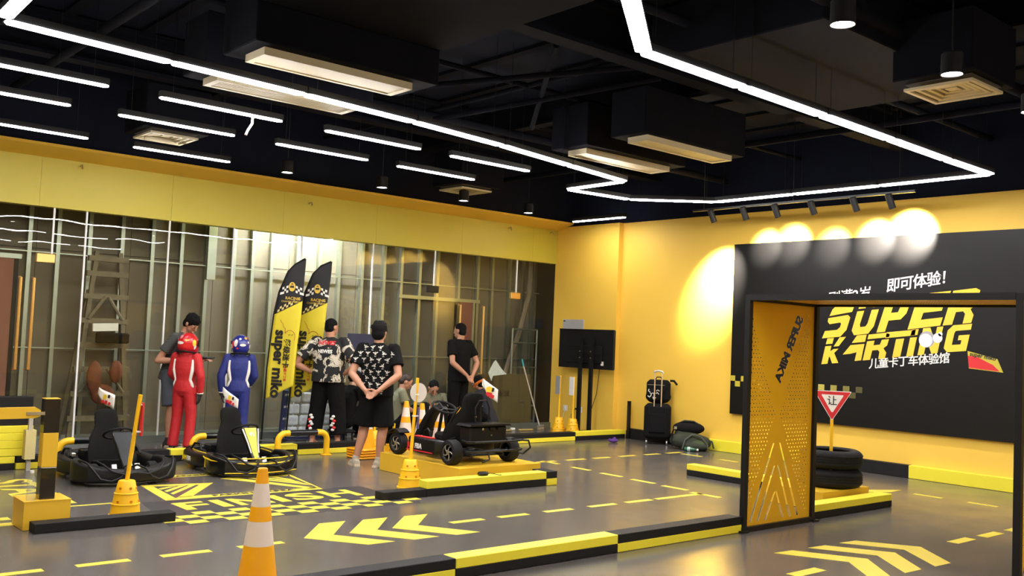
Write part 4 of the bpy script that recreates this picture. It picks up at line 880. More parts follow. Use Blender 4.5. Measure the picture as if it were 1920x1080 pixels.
# ================================================================ corner with television, luggage, broom
tv = T('television_stand', 'black two-post television stand with a flat base', 'stand', (11.80, 11.70, 0))
for y in (-.13, .13): MB().bx(-.03, .01, y-.035, y+.035, .04, 1.62).build('post', BLKM, tv)
for y in (-.13, .13):
    MB().bx(-.28, .26, y-.04, y+.04, .005, .05, .006).build('foot', BLKM, tv)
MB().bx(-.05, .02, -.40, .40, .03, .06).build('cross_foot', BLKM, tv); MB().bx(.012, .03, -.35, .35, 1.36, 1.46).build('bracket', BLKM, tv); MB().bx(.012, .03, -.35, .35, 1.26, 1.29).build('bracket', BLKM, tv)
for y in (-.13, .13):
    for z in (1.30, 1.41): MB().cyl((-.032, y, z), (-.038, y, z), .012, n=8).build('bolt', STEEL, tv)
ts = T('television', 'large flat television seen from the back on its stand', 'television', (11.85, 11.78, 1.45))
MB().bx(.0, .045, -.66, .66, -.335, .335, .008).build('back_cover', BLK, ts); MB().bx(.045, .052, -.65, .65, -.325, .325).build('screen', BLKG, ts)
MB().bx(-.022, .0, -.40, .46, -.24, .06, .006).build('hump', BLK, ts); MB().bx(-.004, .0, -.44, -.38, -.27, -.20).build('label', PAPER, ts); MB().bx(-.024, -.02, .30, .42, -.18, -.10).build('vent', BLKM, ts)
MB().bx(-.01, .003, -.655, .655, .325, .338).build('top_edge', BLKG, ts)
tag(MB().tube([(11.84, 11.42, 1.20), (11.82, 11.41, 1.0), (11.81, 11.44, .7), (11.79, 11.52, .45), (11.80, 11.60, .25), (11.85, 11.635, .10)], .006, 6).build('power_cord', BLK, smooth=True), 'thin dark power cord hanging from the television', 'cord')
wb = T('wall_panel', 'pale grey panel fixed to the yellow wall above the television', 'panel', (12.099, 12.34, 1.87)); MB().bx(-.02, 0, -.26, .26, -.09, .09, .004).build('plate', mat('panel_grey', (.42, .42, .40), .5), wb); MB().bx(-.023, -.02, .20, .24, .05, .07).build('tab', INK, wb)
for y, l in ((12.47, 'white wall socket with a plug left of the stand'), (12.10, 'white wall socket with a black plug behind the television stand')):
    so = T('wall_socket', l, 'socket', (12.099, y, .38), 0, 'white wall sockets'); MB().bx(-.012, 0, -.05, .05, -.05, .05, .004).build('plate', WHITE, so)
    if y < 12.2: MB().box((-.03, .05, .01), (.04, .08, .035), None, .008).build('plug', BLK, so); MB().tube([(-.04, .10, 0), (-.06, .16, -.1), (-.06, .15, -.25), (-.05, .10, -.36)], .004, 6).build('cord', BLK, so)
    else: MB().tube([(-.012, 0, -.04), (-.03, .03, -.15), (-.05, .08, -.3)], .004, 6).build('cord', WHITE, so); MB().box((-.02, 0, .0), (.02, .035, .05), None, .004).build('plug', WHITE, so)
lp = T('leaning_bar', 'short black bar standing against the yellow wall', 'bar', (12.075, 10.93, .14)); MB().bx(-.02, .02, -.025, .025, .0, .48).build('bar', BLK, lp); MB().bx(-.021, -.02, -.006, .006, .05, .40).build('groove', mat('dark_brown', (.05, .03, .02), .6), lp)
MB().bx(-.025, .025, -.03, .03, -.138, .0).build('stub', BLK, lp)
# broom
br = T('broom', 'long broom with pale shaft and teal grip leaning on the glass', 'broom', (11.62, 12.62, 0))
MB().cyl((0, 0, .07), (-.27, .18, 1.10), .012, n=8).build('shaft', mat('pale_wood', (.55, .48, .36), .5), br, True); MB().cyl((-.27, .18, 1.10), (-.295, .197, 1.22), .015, n=8).build('grip', mat('teal', (.02, .35, .33), .5), br, True)
MB().box((.02, -.01, .055), (.20, .05, .04), Matrix.Rotation(.4, 3, 'Z'), .01).build('head', mat('broom_grey', (.22, .20, .16), .6), br)
b = MB()
for i in range(26):
    for j in range(4): x0, y0 = -.09+i*.0075, -.02+j*.012; b.cyl((x0+.02, y0-.01+x0*.4, .04), (x0+.02+random.uniform(-.01, .01), y0-.02+x0*.4, .002), .003, n=4)
tag(b.build('bristles', mat('bristle_tan', (.42, .33, .18), .8), br), kind='stuff')
# debris along the glass foot
for i, (x, y, sx, sy, h, c, l) in enumerate(((10.75, 12.55, .34, .05, .025, (.42, .30, .10), 'tan offcut of board lying along the foot of the glass'), (11.2, 12.5, .30, .06, .03, (.40, .28, .08), 'yellowish board offcut beside the broom head'), (11.85, 12.35, .22, .04, .035, (.55, .53, .48), 'pale grey trim offcut near the glass corner'), (10.2, 12.62, .30, .05, .012, (.50, .46, .40), 'thin pale scrap on the floor behind the crouching man'), (11.0, 12.62, .09, .05, .045, (.70, .68, .62), 'crumpled white scrap by the foot of the glass'))):
    o = blob('scrap', MB().box((0, 0, h/2), (sx, sy, h), Matrix.Rotation(random.uniform(-.15, .15), 3, 'Z'), .006).ell((sx*.25, 0, h*.5), (sx*.2, sy*.7, h*.5)), mat('scrap%d' % i, c, .8, var=.3, scale=30), None, .008, 1, (x, y, .001)); tag(o, l, 'scrap', 'building scraps on the floor')
pb = T('leaflet_stack', 'small stack of white leaflets standing by the glass corner', 'paper', (11.98, 12.55, 0))
for i in range(4): MB().box((i*.018, i*.01, .09), (.004, .10, .17), Matrix.Rotation(R(8), 3, 'Y')).build('sheet', PAPER, pb)
# white plastic scrap taped on the glass
ws = MB(); P = [(-.20, -.02), (-.12, -.16), (-.09, -.07), (.12, -.05), (.22, -.04), (.10, .05), (-.04, .20), (-.08, .17)]
ws.prism(P, basis((10.80, 12.862, .99), (1, 0, 0), (0, 0, 1)), -.004, .004); tag(ws.build('plastic_scrap', mat('pale_plastic', (.52, .60, .54), .3, var=.2, scale=20)), 'torn piece of pale plastic stuck on the glass', 'scrap')
# cardboard sheet leaning inside the glass
cb = T('cardboard_sheet', 'large brown cardboard sheet standing behind the glass', 'cardboard', (0, 0, 0)); MB().box((10.95, 13.2, .48), (1.9, .03, .92), Matrix.Rotation(R(-4), 3, 'X')).build('sheet', mat('cardboard', (.12, .09, .04), .85, var=.15, scale=3), cb)
text('lettering', '小心轻放', .12, basis((10.9, 13.17, .55), (1, 0, 0), (0, .07, 1)), mat('card_ink', (.05, .035, .02), .8), cb, ext=.002)
for y, z in ((.2, .2), (-.3, .35)): MB().bx(10.45+y, 10.75+y, 13.165, 13.17, z, z+.02).build('print_bar', MATS['card_ink'], cb)
# steel trolley frame behind the glass at the corner
fr = T('pipe_frame', 'grey pipe frame standing behind the glass in the corner', 'frame', (0, 0, 0))
for x in (11.55, 12.15): MB().cyl((x, 13.36, 0), (x, 13.36, 1.75), .018, n=8).build('upright', GALV, fr)
for z in (1.75, 1.5, 1.05, .35): MB().cyl((11.55, 13.36, z), (12.15, 13.36, z), .016, n=8).build('rail', GALV, fr)
tag(MB().tube([(11.35, 13.45, 0), (11.5, 13.45, 1.0), (11.75, 13.4, 1.7), (11.95, 13.4, 2.4), (11.98, 13.4, 3.2)], .05, 8).build('draped_sheet', mat('brown_plastic', (.16, .12, .08), .7, var=.3), smooth=True), 'brown twisted plastic sheeting hanging behind the glass corner', 'sheet')
# wooden step ladder behind the glass
WOOD = mat('grey_wood', (.19, .155, .10), .8, var=.25, scale=14)
ld = T('step_ladder', 'old grey wooden ladder standing behind the glass at the left', 'ladder', (4.3, 13.25, 0))
for s in (-1, 1): MB().box((s*.36+(-s*.10), 0, 1.25), (.055, .05, 2.5), Matrix.Rotation(R(-s*5), 3, 'Y')).build('rail', WOOD, ld); MB().box((s*.30, .2, 1.0), (.05, .045, 2.0), Matrix.Rotation(R(-s*5), 3, 'Y') @ Matrix.Rotation(R(10), 3, 'X')).build('back_rail', WOOD, ld)
for i, z in enumerate((.3, .62, .94, 1.26, 1.58, 1.90, 2.2, 2.4)): w = .78-.18*z/2.5*1.9; MB().bx(-w/2-.03, w/2+.03, -.035, .035, z-.035, z+.035).build('rung', WOOD, ld)
for s in (-1, 1): MB().cyl((s*.02, -.04, 1.90), (s*.22, -.04, 1.60), .022, n=6).build('brace', WOOD, ld); MB().cyl((s*.06, -.04, .95), (s*.28, -.04, .64), .022, n=6).build('brace', WOOD, ld)
tag(MB().box((4.25, 13.05, 1.50), (.32, .04, .10), Matrix.Rotation(R(-3), 3, 'Y')).build('board_offcut', PAPER), 'white board offcut hanging on the wooden ladder', 'board')
tag(blob('orange_sacks', MB().ell((4.15, 13.05, .85), (.10, .06, .22)).ell((4.42, 13.05, .92), (.09, .06, .16)).ell((4.28, 13.08, .62), (.16, .07, .14)), mat('orange_sack', (.17, .05, .02), .8, var=.4, scale=12), None, .02), 'dull orange sack hanging in the wooden ladder behind the glass', 'sack')
tag(blob('dark_bundle', MB().box((4.35, 13.05, 1.36), (.42, .08, .14)), FABK, None, .02), 'dark bundle on a rung of the wooden ladder', 'bundle')

# ---------------------------------------------------------------- luggage
sc = T('suitcase', 'upright black fabric suitcase standing by the yellow wall', 'suitcase', (11.91, 10.17, 0), R(38))
blob('body', MB().box((0, 0, .36), (.26, .42, .56), None, .05).box((.03, 0, .36), (.24, .34, .48), None, .04), FABK, sc, .014, 2)
for y in (-.13, .13): MB().box((-.141, y, .36), (.02, .012, .46), None, .004).build('seam', BLK, sc)
MB().box((-.142, 0, .34), (.03, .26, .30), None, .012).build('front_pocket', FABK, sc)
for s in (-1, 1):
    for q in (-1, 1): MB().lathe([(.03, -.012), (.034, -.008), (.034, .008), (.03, .012)], (q*.09, s*.16, .036), 14, Matrix.Rotation(R(90), 3, 'X')).build('wheel', STEEL if q < 0 else BLK, sc, True); MB().box((q*.09, s*.16, .065), (.04, .04, .04), None, .006).build('wheel_fork', BLK, sc)
for s in (-1, 1): MB().bx(-.125, -.11, s*.055-.008, s*.055+.008, .60, 1.13).build('telescopic_rod', mat('tan_rod', (.62, .46, .26), .4, .5), sc)
MB().tube([(-.117, -.07, 1.12), (-.117, -.06, 1.15), (-.117, 0, 1.165), (-.117, .06, 1.15), (-.117, .07, 1.12)], .016, 8).build('pull_handle', STEEL, sc, True)
bp = T('backpack', 'black backpack with white print resting on the suitcase', 'bag', (11.92, 10.18, .648), R(38))
blob('body', MB().box((.045, 0, .19), (.17, .38, .36), None, .05).ell((.05, 0, .10), (.10, .21, .12)).box((-.02, .06, .12), (.10, .22, .18), None, .03), FABK, bp, .013, 2)
MB().tube([(.05, -.18, .36), (.04, -.24, .36), (.02, -.29, .30)], .018, 8).build('strap', FABK, bp, True); MB().tube([(-.07, -.12, .30), (-.09, -.10, .22), (-.085, -.05, .16)], .012, 6).build('strap', FABK, bp, True); MB().tube([(.05, -.05, .37), (.05, -.03, .41), (.05, .03, .41), (.05, .05, .37)], .010, 6).build('grab_loop', FABK, bp, True)
for i in range(9):
    a = random.uniform(0, 6.28); y, z = .075+random.uniform(-.05, .06), .12+random.uniform(-.07, .09); MB().tube([(-.078, y, z), (-.080, y+.03*math.cos(a), z+.03*math.sin(a)), (-.078, y+.05*math.cos(a+.8), z+.05*math.sin(a+.8))], .007, 5).build('white_print', PAPER, bp)
MB().bx(-.047, -.042, -.10, .17, .285, .29).build('zip', STEEL, bp)
GRN = mat('dark_green_cloth', (.028, .034, .02), .9, var=.3, scale=12, bump=.3, bscale=12)
rk = T('green_rucksack', 'dark green rucksack slumped open on the floor by the wall', 'bag', (11.80, 9.42, 0), R(35))
blob('body', MB().ell((.02, .02, .13), (.17, .30, .13)).ell((.06, -.16, .11), (.14, .16, .11)).box((.08, .10, .20), (.16, .28, .24), None, .06).ell((-.10, -.10, .07), (.12, .20, .07)), GRN, rk, .015, 2)
MB().tube([(-.16, .10, .02), (-.15, .06, .16), (-.13, -.04, .24), (-.13, -.16, .22), (-.14, -.26, .12), (-.14, -.28, .03)], .016, 8).build('flap_edge', mat('olive_trim', (.06, .065, .045), .7), rk, True)
MB().tube([(.02, -.24, .16), (.0, -.33, .14), (-.02, -.36, .04)], .014, 8).build('strap', GRN, rk, True); blob('flap', MB().ell((-.12, -.13, .09), (.07, .13, .075)), mat('olive_inner', (.045, .065, .02), .8), rk, .014, 1)
bg = T('black_bag', 'black soft bag piled on top of the green rucksack', 'bag', (11.86, 9.50, .24), R(35))
blob('body', MB().ell((0, 0, .08), (.12, .25, .10)).box((.0, .02, .08), (.18, .40, .14), None, .05), FABK, bg, .014, 2); MB().tube([(-.03, -.16, .14), (-.05, -.08, .185), (-.05, .06, .19), (-.03, .14, .15)], .014, 8).build('handle', BLK, bg, True)
MB().tube([(-.08, .20, .10), (-.15, .24, -.02), (-.17, .22, -.2)], .014, 6).build('strap', FABK, bg, True); MB().bx(-.125, -.115, .17, .21, .06, .10).build('buckle', STEEL, bg)
gb = T('green_bottle', 'small green bottle lying at the open rucksack', 'bottle', (11.62, 9.24, .034), R(-70))
MB().lathe([(.004, -.11), (.03, -.105), (.032, .02), (.014, .07), (.014, .085)], n=14, rot=Matrix.Rotation(R(90), 3, 'Y')).build('body', mat('bottle_green', (.02, .10, .05), .15), gb, True); MB().lathe([(.017, .083), (.017, .105), (.004, .107)], n=12, rot=Matrix.Rotation(R(90), 3, 'Y')).build('cap', WHITE, gb, True)
MB().lathe([(.0325, -.06), (.0335, -.055), (.0335, -.02), (.0325, -.015)], n=14, rot=Matrix.Rotation(R(90), 3, 'Y'), cap=False).build('label', mat('bottle_label', (.45, .60, .55), .5), gb)
pc = blob('purple_cloth', MB().ell((0, 0, .03), (.09, .06, .03)).ell((.03, .01, .055), (.03, .03, .035)).ell((-.05, .03, .04), (.04, .03, .025)), mat('purple', (.08, .02, .22), .8, var=.2, scale=20), None, .01, 1, (11.33, 10.56, .002)); tag(pc, 'small crumpled purple cloth on the floor before the kerb', 'cloth')

# ---------------------------------------------------------------- feather flags
def feather(x, y, left, right, top, label, rz):
    t = T('feather_flag', label, 'flag', (x, y, 0), rz, 'feather banners')
    # local: x to the viewer's right, z up, front faces -y
    def wav(px, pz): return .025*math.sin(px*7+pz*1.5)*min(1, px*4)
    MB().tube([(px-.008, 0, pz) for px, pz in [(0, .05)]+left], [.014]*3+[.010]*(len(left)-2), 8).build('pole', BLKM, t, True)
    for a in (20, 140, 260): MB().cyl((0, 0, .02), (.28*math.cos(R(a)), .28*math.sin(R(a)), .012), .010, n=6).build('foot', BLKM, t)
    zs = [.60+(2.56-.60)*i/44 for i in range(45)]
    def ip(tab, z):
        for (x0, z0), (x1, z1) in zip(tab, tab[1:]):
            if z0 <= z <= z1: return x0+(x1-x0)*(z-z0)/(z1-z0)
        return tab[0][0] if z < tab[0][1] else tab[-1][0]
    def split(z, u): return z < 1.78+.20*u      # yellow below the slanted line
    for nm, want, m in (('yellow_field', True, mat('flag_cloth_yellow', (.74, .60, .03), .7, var=.08, scale=5)), ('black_field', False, mat('flag_cloth_black', (.012, .012, .013), .7, var=.2, scale=5))):
        vs = []; fs = []; nu = 8
        rows_ = []
        for i in range(len(zs)):
            z = zs[i]; r = []
            for j in range(nu+1):
                u = j/nu; zl = .60+.20*u
                zz = zl+(z-.60)/(2.56-.60)*(2.56-.0*(1-u)-zl)
                cut = 1.77+.20*u
                zz = (zl+(cut-zl)*i/44) if want else (cut+(2.56-cut)*i/44)
                xl, xr = ip(left, zz), ip(right, zz); px = xl+(max(xr, xl+.002)-xl)*u
                r.append((px, wav(px, zz), zz))
            rows_.append(r)
        for r in rows_: vs += r
        for i in range(len(rows_)-1):
            for j in range(nu): a = i*(nu+1)+j; fs.append((a, a+1, a+nu+2, a+nu+1))
        q = MB().add(vs, fs).build(nm, m, t, True); md = q.modifiers.new('s', 'SOLIDIFY'); md.thickness = .002
    def flat(nm, polys, m, parent=t, o=.012):
        b = MB()
        for p in polys:
            n = len(p); b.add([(px, wav(px, pz)-o, pz) for px, pz in p], [tuple(range(n))])
        return b.build(nm, m, parent)
    GOLD = mat('flag_gold', (.75, .50, .05), .6)
    cx = ip(left, 2.1)*.5+ip(right, 2.1)*.5+.01; e = 16
    flat('emblem', [[(cx+.045*math.cos(2*math.pi*i/e), 2.16+.065*math.sin(2*math.pi*i/e)) for i in range(e)]], GOLD); flat('emblem', [[(cx-.028, 2.145), (cx+.028, 2.145), (cx+.024, 2.175), (cx-.024, 2.175)], [(cx-.015, 2.19), (cx+.015, 2.19), (cx+.012, 2.205), (cx-.012, 2.205)]], INK, o=.015)
    for s in (-1, 1):
        ps = []
        for i in range(4):
            for j in range(3):
                if (i+j) % 2 == 0: a = cx+s*(.05+.028*i); z = 2.02+.032*j+.010*(3-i)+(.03 if i < 3 else 0); ps.append([(a, z), (a+s*.028, z-.010), (a+s*.028, z+.022), (a, z+.032)])
        flat('race_flag', ps, PAPER)
    def tx(body, size, M, m, **k):
        me = text_mesh(body, size, ext=0, **k); me.transform(M)
        for v in me.vertices: v.co.y = wav(v.co.x, v.co.z)-.014
        me.materials.clear(); me.materials.append(m); o = bpy.data.objects.new('lettering', me); COL.objects.link(o); o.parent = t
    def MX(px, pz, a): c, s = math.cos(R(a)), math.sin(R(a)); return Matrix(((c, -s, 0, px), (0, 0, 0, 0), (s, c, 0, pz), (0, 0, 0, 1)))
    tx('RACING', .055, MX(cx-.085, 1.985, -2), GOLD, offset=.001); tx('CHAMPIONSHIP', .036, MX(cx-.14, 1.945, -2), GOLD)
    ps = []
    for i in range(10):
        for j in range(2):
            if (i+j) % 2 == 0:
                px = ip(left, 1.85)+.03+.03*i; z = 1.80+.016*i+.03*j
                ps.append([(px, z), (px+.03, z+.016), (px+.03, z+.046), (px, z+.03)])
    flat('checks', ps[:7], mat('check_pale', (.72, .60, .25), .6)); flat('checks', ps[7:], mat('check_dim', (.28, .23, .10), .6))
    tx('super miko', .205, MX(.115, 1.56, -92), INK, offset=.008); tx('超级迷卡', .10, MX(.245, 1.44, -92), INK, offset=.003); tx('儿童卡丁车', .045, MX(.255, 1.08, -92), RED, offset=.001)
    arc = [(.31+.075*math.cos(R(a)), 1.47+.09*math.sin(R(a))) for a in range(150, -40, -15)]
    MB().tube([(px, wav(px, z)-.014, z) for px, z in [(.17, 1.70), (.19, 1.66), (.205, 1.655), (.22, 1.60), (.245, 1.585)]+arc], .0035, 5).build('doodle', mat('doodle_red', (.45, .10, .02), .6), t)
    for px in (.29, .33): MB().tube([(px, wav(px, 1.5)-.014, 1.50), (px+.012, wav(px, 1.5)-.014, 1.485), (px+.025, wav(px, 1.5)-.014, 1.51)], .003, 5).build('doodle', INK, t)
VR = math.atan2(-.652, .758)
feather(6.18, 12.30, [(0, .1), (.01, .55), (.02, 1.03), (.04, 1.32), (.075, 1.77), (.13, 2.08), (.24, 2.37), (.34, 2.48), (.47, 2.56)], [(.38, .75), (.39, .80), (.42, 1.4), (.45, 1.75), (.46, 2.23), (.474, 2.56)], 2.56, 'left one of two black and yellow feather flags', VR)
feather(6.60, 12.40, [(0, .1), (.02, .55), (.04, 1.03), (.06, 1.32), (.10, 1.77), (.15, 2.08), (.26, 2.37), (.37, 2.49), (.51, 2.56)], [(.41, .75), (.42, .97), (.45, 1.5), (.48, 2.0), (.505, 2.3), (.515, 2.56)], 2.56, 'right one of two feather flags, behind the man with hands on hips', VR)

# ---------------------------------------------------------------- rack of packets, easel board, low seats
NAVY = mat('navy_frame', (.02, .03, .10), .5); PKT = mat('clear_packet', (.50, .55, .58), .22, var=.25, scale=25, bump=.8, bscale=18)
for q, (x, l) in enumerate(((6.86, 'left rack of clear packets with navy side straps'), (7.40, 'right rack of clear packets behind the man with hands on hips'))):
    rk2 = T('packet_rack', l, 'rack', (x, 12.58, 0), 0, 'racks of clear packets')
    for s in (-1, 1):
        MB().box((s*.23, 0, .36), (.07, .05, .70), Matrix.Rotation(R(6), 3, 'X')).build('side_strap', NAVY, rk2)
        for k in range(4): text('lettering', '迷卡', .035, basis((s*.23-.03, -.045+.1*(.12+.17*k-.36)*-1, .12+.17*k), (1, 0, 0), (0, 0, 1)), PAPER, rk2, ext=.001)
    for i in range(2):
        for k in range(4): blob('packet', MB().box((-.1+.2*i, -.01-.02*k, .11+.165*k), (.185, .05, .15), None, .02), PKT, rk2, .012, 1)
    MB().bx(-.25, .25, .0, .1, .0, .03).build('base', NAVY, rk2)
es = T('notice_board', 'dark blue board behind the two standing men', 'board', (7.95, 12.70, 0)); MB().box((0, 0, 1.38), (.50, .03, .34)).build('panel', mat('board_blue', (.02, .025, .07), .5), es)
for s in (-1, 1): MB().cyl((s*.18, .03, 0), (s*.12, .02, 1.5), .014, n=6).build('leg', BLKM, es)
MB().box((0, -.004, 1.05), (.42, .02, .26)).build('sheet', mat('pale_sheet', (.45, .48, .50), .5), es)
# ================================================================ people (local: +x forward, +y left, z up; metres)
def V(*a): return Vector(a if len(a) > 1 else a[0])
def lerp(a, b, t): return a*(1-t)+b*t
def hand(mb, w, d, n, side, curl=.5, s=1.):
    """palm, four unequal bent fingers and a thumb leaving the side of the palm near the wrist; d = finger direction, n = palm normal"""
    d = V(d).normalized(); n = V(n); n = (n-d*n.dot(d)).normalized(); a = d.cross(n)*side
    pc = [w, w+d*.03*s, w+d*.06*s, w+d*.088*s]
    mb.loft([[c+a*(wd*math.cos(t))*s+n*(th*math.sin(t))*s for t in [2*math.pi*i/10 for i in range(10)]] for c, wd, th in zip(pc, (.024, .034, .040, .037), (.020, .017, .015, .012))])
    for k, (o, L) in enumerate(((-.029, .068), (-.010, .078), (.010, .074), (.028, .058))):
        p = w+d*.080*s+a*o*s; dd = d.copy(); r = .0088*s
        for q, l in enumerate((.42, .33, .25)):
            ang = curl*(.35, .75, .6)[q]; dd = (dd*math.cos(ang)+n*math.sin(ang)).normalized(); e = p+dd*L*l*s; mb.cap(p, e, r, r*.93, 8); p = e; r *= .93
    p = w+d*.022*s-a*.026*s; t1 = (d*.62-a*.72+n*.30).normalized(); e = p+t1*.038*s; mb.cap(p, e, .0115*s, .0105*s, 8); t2 = (d*.85-a*.30+n*.45).normalized(); mb.cap(e, e+t2*.034*s, .010*s, .0085*s, 8)
def torso_rings(st_, n=20, p=.85):
    out = []
    for c, rx, ry, ax in st_:
        fx, fy = ax; out.append([c+fx*(rx*math.copysign(abs(math.cos(t))**p, math.cos(t)))+fy*(ry*math.copysign(abs(math.sin(t))**p, math.sin(t))) for t in [2*math.pi*i/n for i in range(n)]])
    return out
def foot_rings(a, d, s, up=0., grow=0., h=.07):
    d = V(d).normalized(); sd = V(-d.y, d.x, 0); out = []
    for q, w, z in ((-.065, .026, .050), (-.04, .036, .072), (.02, .038, .075), (.09, .042, .055), (.145, .042, .038), (.185, .030, .024)):
        c = V(a.x, a.y, 0)+d*q*s; w = (w+grow)*s; zt = (z+grow)*s
        out.append([c+sd*w*x+V(0, 0, up+zt*y) for x, y in ((-1, .0), (-.9, .7), (-.45, 1), (.45, 1), (.9, .7), (1, .0))])
    return out
def person(name, label, loc, az, H=1.72, pose=None, bulk=1., tee=None, tee_len=.0, pants=None, pants_to='full', shoes=None, suit=None, hair=HAIR, hair_style='short', helmet=None, gloves=None, group='people in the hall', tee_loose=1., skin=SKIN, sleeve=.62):
    t = T(name, label, 'person', loc, az, group); s = H/1.72; po = pose or {}
    def P(k, dflt): return V(po[k])*s if k in po else V(dflt)*s
    pel = P('pelvis', (0, 0, .92)); ch = P('chest', (.0, 0, 1.25)); nk = P('neck', (.0, 0, 1.475)); hd = P('head', (.02, 0, 1.605))
    yaw, pit, rol = [R(q) for q in po.get('look', (0, 0, 0))]
    HM = Matrix.Rotation(yaw, 3, 'Z') @ Matrix.Rotation(pit, 3, 'Y') @ Matrix.Rotation(rol, 3, 'X')
    tw = R(po.get('twist', 0)); fy = V(-math.sin(tw), math.cos(tw), 0); up = (nk-pel).normalized(); fy = (fy-up*fy.dot(up)).normalized(); fx = fy.cross(up)
    sw = po.get('shoulder', .185)*s*(1+(bulk-1)*.55); shc = lerp(ch, nk, .72)
    fyp = V(po.get('hips', (0, 1, 0))).normalized()
    sh = {1: shc+fy*sw, -1: shc-fy*sw}; hip = {1: pel+fyp*.085*s, -1: pel-fyp*.085*s}
    L = {}
    for sd, k in ((1, 'L'), (-1, 'R')):
        el = P(k+'elbow', (-.02, sd*.235, 1.13)); wr = P(k+'wrist', (.05, sd*.25, .88)); kn = P(k+'knee', (.02, sd*.095, .49)); an = P(k+'ankle', (-.02, sd*.10, .085))
        L[sd] = (el, wr, kn, an, V(po.get(k+'hand', (0, 0, -1))), V(po.get(k+'palm', (0, -sd, 0))), po.get(k+'curl', .5), V(po.get(k+'toe', (1, sd*.15, 0))))
    b = bulk
    # ---- body: one continuous surface
    m = MB(); ax = (fx, fy); axp = (V(fyp.y, -fyp.x, 0), fyp)
    wa = lerp(pel, ch, .45)
    m.loft(torso_rings([(pel-up*.09*s, .06*s, .10*s, axp), (pel, .105*b*s, .155*s*(1+(b-1)*.6), axp), (wa, .095*b*s*po.get('belly', 1), .135*b*s, ax), (ch, .105*b*s, .155*b*s, ax), (lerp(ch, nk, .45), .09*b*s, .155*b*s, ax), (lerp(ch, nk, .80), .06*b*s, .10*s, ax), (nk, .05*s, .055*s, ax)]))
    nb = hd+HM @ V(-.02, 0, -.07)*s; m.cap(nk-up*.02*s, nb, .055*s*(.7+.3*b), .053*s*(.7+.3*b), 12)
    def he(c, r, **k): m.ell(hd+HM @ (V(c)*s), [q*s for q in r], HM, **k)
    he((-.008, 0, .022), (.098, .077, .096)); he((.028, 0, -.045), (.060, .060*(.8+.2*b), .062)); he((.055, 0, -.082), (.030, .032, .024)); he((.062, 0, .0), (.034, .056, .05))
    m.cap(hd+HM @ V(.088, 0, .012)*s, hd+HM @ V(.105, 0, -.026)*s, .009*s, .014*s, 8); he((.090, 0, -.066), (.012, .024, .010))
    for sd in (1, -1): he((-.004, sd*.079, -.008), (.022, .009, .033), nu=10, nv=6)
    for sd in (1, -1):
        el, wr, kn, an, hdn, hpl, hc, toe = L[sd]
        m.cap(sh[sd], el, .052*s*b, .041*s*(.5+.5*b)); m.cap(el, lerp(el, wr, .3), .041*s*(.5+.5*b), .042*s*(.5+.5*b)); m.cap(lerp(el, wr, .3), wr, .042*s*(.5+.5*b), .027*s)
        if not gloves: hand(m, wr, hdn, hpl, sd, hc, s)
        m.cap(hip[sd], kn, .085*s*b, .056*s*(.5+.5*b)); cf = lerp(kn, an, .33)-V(toe).normalized()*.012; m.cap(kn, cf, .056*s*(.5+.5*b), .057*s*(.5+.5*b)); m.cap(cf, an, .057*s*(.5+.5*b), .037*s)
        m.loft(foot_rings(an, toe, s, an.z-.085*s))
        m.cap(an, V(an.x, an.y, an.z-.03*s), .037*s, .036*s)
    body = blob('body', m, skin, t, .0078*s if not suit else .011*s, 2)
    # ---- face pieces
    if not helmet:
        for sd in (1, -1):
            MB().ell(hd+HM @ V(.086, sd*.031, .006)*s, (.010*s, .013*s, .007*s), HM, 10, 6).build('eye', mat('eye_dark', (.03, .02, .015), .2), t, True)
            MB().ell(hd+HM @ V(.090, sd*.032, .028)*s, (.006*s, .020*s, .004*s), HM, 8, 5).build('eyebrow', HAIR, t, True)
        MB().ell(hd+HM @ V(.096, 0, -.068)*s, (.006*s, .022*s, .004*s), HM, 10, 5).build('mouth', mat('lips', (.30, .10, .08), .5), t, True)
        h = MB()
        def hh(c, r): h.ell(hd+HM @ (V(c)*s), [q*s for q in r], HM)
        if hair_style == 'crop':
            hh((-.018, 0, .040), (.096, .081, .086)); hh((-.043, 0, -.012), (.060, .077, .076))
        elif hair_style == 'full':
            hh((-.016, 0, .046), (.108, .094, .096)); hh((-.048, 0, -.018), (.070, .086, .086)); hh((.036, 0, .090), (.050, .070, .030)); hh((.016, .074, .018), (.030, .014, .044)); hh((.016, -.074, .018), (.030, .014, .044))
            for i in range(26):
                a = random.uniform(0, 6.28); e_ = random.uniform(.1, 1.2); d = V(math.cos(a)*math.cos(e_), math.sin(a)*math.cos(e_), math.sin(e_)); c = hd+HM @ (V(-.016, 0, .046)+V(d.x*.10, d.y*.088, d.z*.09))*s
                h.cap(c, c+(HM @ (d+V(.1, .3, -.3)))*.022*s, .016*s, .006*s, 6)
        elif hair_style == 'bun':
            hh((-.02, 0, .040), (.098, .085, .088)); hh((-.055, 0, -.01), (.058, .076, .08)); hh((-.10, 0, -.02), (.045, .05, .05))
        else:
            hh((-.015, 0, .044), (.104, .088, .092)); hh((-.046, 0, -.015), (.064, .080, .080)); hh((.034, 0, .080), (.050, .066, .028)); hh((.014, .070, .018), (.026, .012, .040)); hh((.014, -.070, .018), (.026, .012, .040))
            for i in range(16):
                a = random.uniform(0, 6.28); e_ = random.uniform(.3, 1.3); d = V(math.cos(a)*math.cos(e_), math.sin(a)*math.cos(e_), math.sin(e_)); c = hd+HM @ (V(-.012, 0, .05)+V(d.x*.096, d.y*.082, d.z*.085))*s; h.cap(c, c+(HM @ d)*.014*s, .012*s, .005*s, 6)
        blob('hair', h, hair, t, .009, 1)
